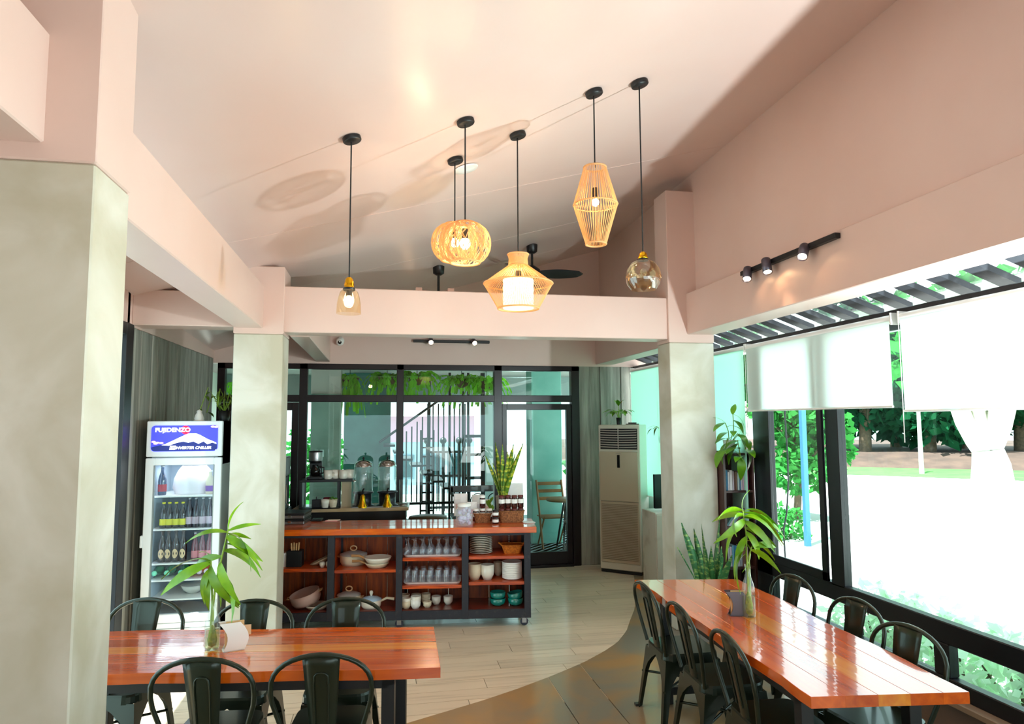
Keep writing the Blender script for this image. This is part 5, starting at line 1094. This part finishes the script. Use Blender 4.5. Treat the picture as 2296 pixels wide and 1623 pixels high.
# pothos on the bookshelf
rn = random.Random(21); tp = (BX0+.12, BY+.1, H_)
sts = [[(0,0,.05),(-.02,-.03,.18),(-.06,-.05,.26)], [(0,0,.05),(.03,-.04,.2),(.02,-.05,.34)], [(0,0,.05),(.06,-.05,.16),(.12,-.08,.1)], [(0,0,.05),(-.06,-.08,.12),(-.1,-.12,.02)], [(0,0,.05),(.02,-.12,.1),(.02,-.17,-.06)], [(0,0,.05),(.05,-.1,.16),(.09,-.14,.02)]]
spc = []
for k in range(6):
    for q in (.45,.75,1): spc.append((k, q, rn.uniform(160, 380), rn.uniform(-60, 15), rn.uniform(.12,.19), rn.randrange(3)))
spc += [(1,1,40,60,.12,0),(0,1,150,30,.13,0),(2,1,-20,-50,.17,2),(3,1,200,-30,.2,1),(4,1,250,-70,.18,2),(5,1,-50,-55,.17,2),(4,.6,180,-40,.2,1),(1,.8,-60,-30,.15,1)]
leafy('pothos_plant', 'big leafed bright green pothos on top of the bookshelf', tp, sts, spc, PM, lambda t: put('pot', MB().lathe([(.045,0),(.06,.1),(.055,.1),(.001,.09)], 18), WHITE, t))
# snake plant in front of the right column
p = az(1590, 1370, 0)
snake('tall green snake plant standing in front of the right column', (ay(1592,1300,5.7).x, 5.7, 0), 15, .84, .55, 11, (.13, .24, mat('grey_planter', '8a8580', .6)), wk=1.5)
# ================================================================== ROLLER BLINDS
def blind(label, ya, yb, ztop, zbot, m_, group, slant=0, x=XW-.075, wave=.01):
    t = thing('roller_blind', label, 'blind', (x, (ya+yb)/2, 0), 0, group); hl = (yb-ya)/2
    put('roller_tube', MB().tube([(0,-hl,ztop-.03),(0,hl,ztop-.03)], .03, 14), WHITE, t)
    V = []; n, m = 24, 8
    for i in range(n+1):
        y = -hl+.01+(2*hl-.02)*i/n
        for j in range(m+1):
            q = j/m; z = ztop-.03-(ztop-.03-zbot)*q; yy2 = y+slant*q*(i/n-.0)*0-(slant*q if i == 0 else 0); V.append((-.028+wave*math.sin(i*.9)*q*math.cos(i*.31), y-(slant*q*(1-i/n)), z))
    k = len(V); V += [(a+.0012, b_, c) for a, b_, c in V]; Fs = []
    for i in range(n):
        for j in range(m): a = i*(m+1)+j; Fs += [(a, a+1, a+m+2, a+m+1), (k+a+m+1, k+a+m+2, k+a+1, k+a)]
    put('fabric', MB().add(V, Fs, True), m_, t)
    put('bottom_bar', MB().tube([(-.028,-hl+.01-slant,zbot),(-.028,hl-.01,zbot)], .008, 8), WHITE, t)
    put('end_bracket', MB().box(-.03,.05,hl,hl+.01,ztop-.07,ztop+.01), WHITE, t); put('end_bracket', MB().box(-.03,.05,-hl-.01,-hl,ztop-.07,ztop+.01), WHITE, t)
    put('pull_cord', MB().tube([(-.04,hl-.01,ztop-.05),(-.04,hl-.012,ztop-.45),(-.04,hl-.01,ztop-.85)], .003, 5), WHITE, t)
blind('white roller blind, half lowered, beside the bookshelf', 3.98, 5.83, 2.6, 1.985, BLIND, 'white roller blinds', .0)
blind('white roller blind, half lowered, nearest the viewer', 1.95, 3.90, 2.6, 1.955, BLIND, 'white roller blinds')
blind('white roller blind, half lowered, outside the right picture edge', -.2, 1.88, 2.6, 1.955, BLIND, 'white roller blinds')
blind('mint roller blind, fully lowered, behind the bookshelf', 5.86, 7.3, 2.6, .95, MINT, 'mint roller blinds', wave=.002)
blind('mint roller blind, fully lowered, beside the air conditioner', 7.36, 8.82, 2.6, .95, MINT, 'mint roller blinds', wave=.002)

# ================================================================== PENDANT LAMPS
BULB = emis('warm_bulb', 'ffd9a0', 14); CORD = mat('cord_black', '1a1a1c', .6)
def hit_ceiling(px, py):
    d = ray(px, py); lo_, hi_ = .5, 12
    for _ in range(50):
        mid_ = (lo_+hi_)/2; q = O+d*mid_
        if q.z > ceil_z(q.x, q.y): hi_ = mid_
        else: lo_ = mid_
    return O+d*lo_
def pend(name, label, can, toppy, x=None):
    c = hit_ceiling(*can)
    topz = ay(toppy[0], toppy[1], c.y).z
    t = thing(name, label, 'lamp', (c.x, c.y, topz), 0, 'pendant lamps')
    sl_ = math.atan(.275)
    put('canopy', MB().lathe([(.001,-.028),(.05,-.028),(.055,-.022),(.055,.0)], 22).xf(Matrix.Rotation(-sl_, 4, 'Y')), BLKM, t, (0,0,c.z-topz))
    put('cord', MB().tube([(0,0,0),(0,0,c.z-topz-.01)], .0045, 6), CORD, t)
    return t
def bulb(t, z, energy, r=.03, col=(1,.78,.48)):
    put('socket', MB().lathe([(.018,0),(.02,-.02),(.018,-.06)], 12, (0,0,z+.09)), BLKM, t); put('bulb', MB().sph((0,0,z), r, 14, 8, 1.15), BULB, t)
    if energy:
        l = bpy.data.lights.new('bulb_light', 'POINT'); l.energy = energy; l.color = col; l.specular_factor = .35; l.shadow_soft_size = r*1.3
        o = bpy.data.objects.new('bulb_light', l); COL.objects.link(o); o.location = (t.location.x, t.location.y, t.location.z+z)
def ribs(t, prof, n, r=.003, name='shade_rib', m_=RATTAN, sub=True):
    mb = MB()
    for k in range(n):
        a = 2*PI*k/n; pts = []
        for (r0,z0),(r1,z1) in zip(prof, prof[1:]):
            for i in range(3): q = i/3; pts.append(((r0+(r1-r0)*q)*math.cos(a), (r0+(r1-r0)*q)*math.sin(a), z0+(z1-z0)*q))
        rr, zz = prof[-1]; pts.append((rr*math.cos(a), rr*math.sin(a), zz)); mb.tube(pts, r, 4)
    put(name, mb, m_, t)
def ring(t, r, z, th=.006): put('shade_ring', MB().tube([(r*math.cos(a*PI/16), r*math.sin(a*PI/16), z) for a in range(32)], th, 6, True), RATTAN, t)
# A: amber glass bell
t = pend('glass_pendant', 'small amber glass bell pendant with brass cap, leftmost of the lamps', (788,308), (785,622))
put('brass_cap', MB().lathe([(.012,0),(.022,-.01),(.03,-.045),(.028,-.06),(.034,-.065)], 16), GOLD, t); put('collar', MB().lathe([(.034,-.062),(.036,-.075),(.03,-.08)], 16), BLKM, t)
put('glass_shade', MB().lathe([(.03,-.068),(.05,-.085),(.062,-.12),(.069,-.16),(.072,-.215)], 28, cap=False), AGLASS, t); bulb(t, -.14, 2.5, .026)
# F: amber glass globe
t = pend('glass_pendant', 'clear amber glass globe pendant with brass cap, rightmost of the lamps', (1433,184), (1446,565))
put('brass_cap', MB().lathe([(.012,0),(.022,-.01),(.032,-.04),(.026,-.045)], 16), GOLD, t); put('collar', MB().lathe([(.034,-.045),(.036,-.052),(.03,-.056)], 16), BLKM, t)
put('glass_shade', MB().lathe([(.03,-.05),(.07,-.068),(.1,-.11),(.11,-.155),(.1,-.2),(.075,-.235)], 32, cap=False), glass('lustre_glass', (.93,.78,.55), 2.1), t)
put('bulb', MB().sph((0,0,-.13), .022, 12, 8, 1.2), CGLASS, t)
# woven globes
def globe(label, can, topz, R0, hh, seed, en):
    t = pend('woven_pendant', label, can, topz); rn = random.Random(seed); mb = MB()
    def pt(a, q): th = R_(18)+(R_(152)-R_(18))*q; return (R0*math.sin(th)**.75*math.cos(a), R0*math.sin(th)**.75*math.sin(a), -hh/2+hh/2*math.cos(th)/math.cos(R_(18)))
    for k in range(125):
        a = rn.uniform(0, 6.283); da = rn.uniform(-1.5, 1.5); mb.tube([pt(a+da*i/9, i/9) for i in range(10)], .0021, 3)
    put('woven_shade', mb, RATTAN, t); ring(t, R0*math.sin(R_(18))**.75, -.001); ring(t, R0*math.sin(R_(152))**.75, -hh/2+hh/2*math.cos(R_(152))/math.cos(R_(18)), .007)
    bulb(t, -hh*.5, en, .032)
globe('round woven rattan pendant, front one of the overlapping pair', (1043,270), (1045,501), .158, .25, 3, 6)
globe('round woven rattan pendant, rear one of the overlapping pair', (1020,357), (1021,503), .16, .26, 4, 6)
# hat shaped
t = pend('woven_pendant', 'hat shaped rattan pendant with narrow neck and wide brim', (1160,300), (1164,571))
ribs(t, [(.068,0),(.06,-.03),(.065,-.075),(.228,-.195)], 76, .0024); ribs(t, [(.228,-.195),(.135,-.36)], 84, .0018, 'lower_rib')
ring(t, .068, 0); ring(t, .228, -.195, .005); ring(t, .135, -.36); ring(t, .066, -.075, .004)
put('inner_diffuser', MB().lathe([(.1,-.17),(.1,-.36)], 28, cap=False), translucent('diffuser_cloth', 'fff0d8', .6), t); bulb(t, -.2, 9, .034)
# tall diamond
t = pend('woven_pendant', 'tall diamond shaped rattan pendant right of the hat shaped one', (1331,205), (1338,376))
ribs(t, [(.068,0),(.135,-.235)], 46, .0026); ribs(t, [(.135,-.235),(.062,-.48)], 46, .0024, 'lower_rib'); ring(t, .068, 0); ring(t, .135, -.235, .005); ring(t, .062, -.48)
bulb(t, -.22, 1.5, .022)
# ceiling downlight
c = hit_ceiling(1045, 378)
t = thing('downlight', 'round white recessed ceiling downlight beyond the pendants', 'ceiling light', tuple(c)); t.rotation_euler = (0, -math.atan(.275), 0)
put('rim', MB().lathe([(.06,-.004),(.085,-.008),(.09,0)], 26, cap=False), WHITE, t); put('lens', MB().lathe([(.001,-.003),(.062,-.003)], 24, cap=False), mat('frosted_lens', 'e8eef0', .4), t)

# ================================================================== TRACK LIGHTS
def track(label, base, length, axis, heads, hd_dir, name='track_light', e=5):
    t = thing(name, label, 'lamp', base)
    if axis == 'Y': put('rail', MB().bbox(-.02,.02,-length/2,length/2,-.018,.018,.003), BLKM, t)
    else: put('rail', MB().bbox(-length/2,length/2,-.02,.02,-.018,.018,.003), BLKM, t)
    for i, (off, d) in enumerate(heads):
        d = Vector(d).normalized(); st_ = Vector((0, off, 0)) if axis == 'Y' else Vector((off, 0, 0)); q = d.to_track_quat('Z', 'Y').to_matrix().to_4x4()
        c = st_+Vector(hd_dir)
        h = put('spot_head', MB().lathe([(.001,-.07),(.032,-.068),(.034,-.06),(.034,.05),(.030,.05),(.028,.035)], 20).xf(Matrix.Translation(c) @ q), mat('spot_grey', '5b5560', .3, metal=.6), t)
        put('lamp_face', MB().lathe([(.001,.04),(.028,.04)], 18, cap=False).xf(Matrix.Translation(c) @ q), emis('spot_face', 'ffc890', 25), h)
        put('swivel', MB().tube([st_, (st_+c)/2+Vector((0,0,.01)), c-d*.02], .009, 6), BLKM, h)
        if e:
            l = bpy.data.lights.new('spot', 'SPOT'); l.energy = e; l.color = (1,.62,.36); l.spot_size = R_(70); l.spot_blend = .8; l.shadow_soft_size = .02
            o = bpy.data.objects.new('spot_lamp', l); COL.objects.link(o); o.location = Vector(base)+c+d*.055; o.rotation_euler = d.to_track_quat('-Z', 'Y').to_euler()
    return t
ys = [ax(1680,612,2.79).y, ax(1724,594,2.79).y, ax(1806,560,2.79).y]; yc = (3.77+4.93)/2
track('black track light with three grey spots on the right beam', (2.828, yc, 3.06), 1.16, 'Y', [(ys[0]-yc, (-.35,-.45,-.8)), (ys[1]-yc, (-.15,-.4,-.9)), (ys[2]-yc, (-.5,-.45,-.75))], (-.055, 0, -.045), e=6)
pa, pb = ay(927,764,8.84), ay(1098,767,8.84)
track('black track light with two lit spots on the far pink wall', ((pa.x+pb.x)/2, 8.86, pa.z), pb.x-pa.x, 'X', [(ay(966,768,8.8).x-(pa.x+pb.x)/2, (.0,-.85,-.4)), (ay(1063,770,8.8).x-(pa.x+pb.x)/2, (.05,-.85,-.4))], (0, -.07, -.01), e=10)
# security camera
p = ay(762, 762, 8.8); t = thing('security_camera', 'small white dome security camera on the far pink wall', 'camera', (p.x, 8.9, p.z)); put('mount', MB().lathe([(.05,0),(.05,.02),(.03,.04)], 18).xf(Matrix.Rotation(PI/2, 4, 'X')), WHITE, t)
put('body', MB().sph((0,-.07,-.02), .05, 16, 10), WHITE, t); put('lens', MB().lathe([(.001,.0),(.022,.0),(.024,-.012),(.001,-.012)], 14).xf(Matrix.Translation((0,-.118,-.03)) @ Matrix.Rotation(PI/2, 4, 'X')), mat('black_gloss', '0a0a0c', .1), t)
tag(put('ceiling_cable', MB().tube([ay(690,750,8.7), ay(730,748,8.7), ay(742,744,8.7), ay(752,750,8.7), ay(760,745,8.7), ay(775,750,8.7), ay(860,751,8.7), ay(940,752,8.7)], .006, 6), BLKM), 'thin dark cable running along the far pink wall', 'cable')
p = ay(966, 748, 8.0); 
# ================================================================== CEILING FANS
def fan(label, x, y, zr, zc, n, L_, w_, m_, rot, tilt=8):
    t = thing('ceiling_fan', label, 'fan', (x, y, zr), 0, 'ceiling fans'); put('canopy', MB().lathe([(.03,-.1),(.06,-.08),(.065,0)], 22), BLKM, t, (0,0,zc-zr)); put('down_rod', MB().tube([(0,0,.08),(0,0,zc-zr-.05)], .014, 8), BLKM, t)
    put('motor', MB().lathe([(.02,-.05),(.08,-.04),(.095,0),(.09,.06),(.04,.1),(.02,.11)], 26), BLKM, t)
    for k in range(n):
        V = []; m = 10
        for i in range(m+1):
            q = i/m; ww = w_*(.45+.55*math.sin(PI*min(.93, q*.75+.18))) if i < m else w_*.25
            V += [(.08+L_*q, -ww/2, 0), (.08+L_*q, ww/2, .02), (.08+L_*q, ww/2, .026), (.08+L_*q, -ww/2, .006)]
        put('blade', MB().add(V, [(i*4+j, i*4+(j+1)%4, i*4+4+(j+1)%4, i*4+4+j) for i in range(m) for j in range(4)]+[(0,3,2,1),(m*4,m*4+1,m*4+2,m*4+3)]), m_, t, (0,0,0), (R_(tilt), 0, R_(rot+k*360/n)))
    return t
FB = mat('fan_black', '26272b', .4)
fan('black ceiling fan seen above the far beam behind the hat shaped lamp', 1.69, 7.5, 3.56, ceil_z(1.69, 7.5), 3, .5, .22, FB, -8, -20)
fan('brown ceiling fan glimpsed below the far beam', ay(983,700,7.45).x, 7.45, 2.90, ceil_z(.62, 7.45), 3, .45, .13, mat('fan_brown', '7b4a38', .5), 175, 5)
for i, px in enumerate((935, 1003)):
    p = ay(px, 650, 6.6); tag(put('support_post', MB().bbox(-.03,.03,-.03,.03,0,.22,.004), PINK, None, (p.x, 6.28, 3.06-.15)), ['left short pink post behind the far beam','right short pink post behind the far beam'][i], 'post', 'short posts behind the far beam')

# ================================================================== STANDING UPLIGHT BY THE WINDOW, beyond the right edge of the picture
ul = thing('floor_uplight', 'slim black standing uplight by the window beyond the right picture edge', 'lamp', (3.2, 2.42, .003))
put('base', MB().lathe([(.12,0),(.12,.02),(.02,.03)], 24), BLKM, ul); put('pole', MB().tube([(0,0,.02),(0,0,1.6)], .011, 8), BLKM, ul)
ud = Vector((-.80, .48, .42)).normalized()
put('lamp_head', MB().lathe([(.02,-.12),(.05,-.1),(.065,-.02),(.062,-.02),(.045,-.09)], 24, cap=False).xf(Matrix.Translation((0,0,1.68)) @ ud.to_track_quat('Z', 'Y').to_matrix().to_4x4()), BLKM, ul)
l = bpy.data.lights.new('uplight', 'SPOT'); l.energy = 150; l.color = (.80, .98, 1); l.spot_size = R_(128); l.spot_blend = .3; l.shadow_soft_size = .045
o = bpy.data.objects.new('uplight', l); COL.objects.link(o); o.location = (3.2, 2.42, 1.70); o.rotation_euler = Vector((-.55, .42, .72)).to_track_quat('-Z', 'Y').to_euler()
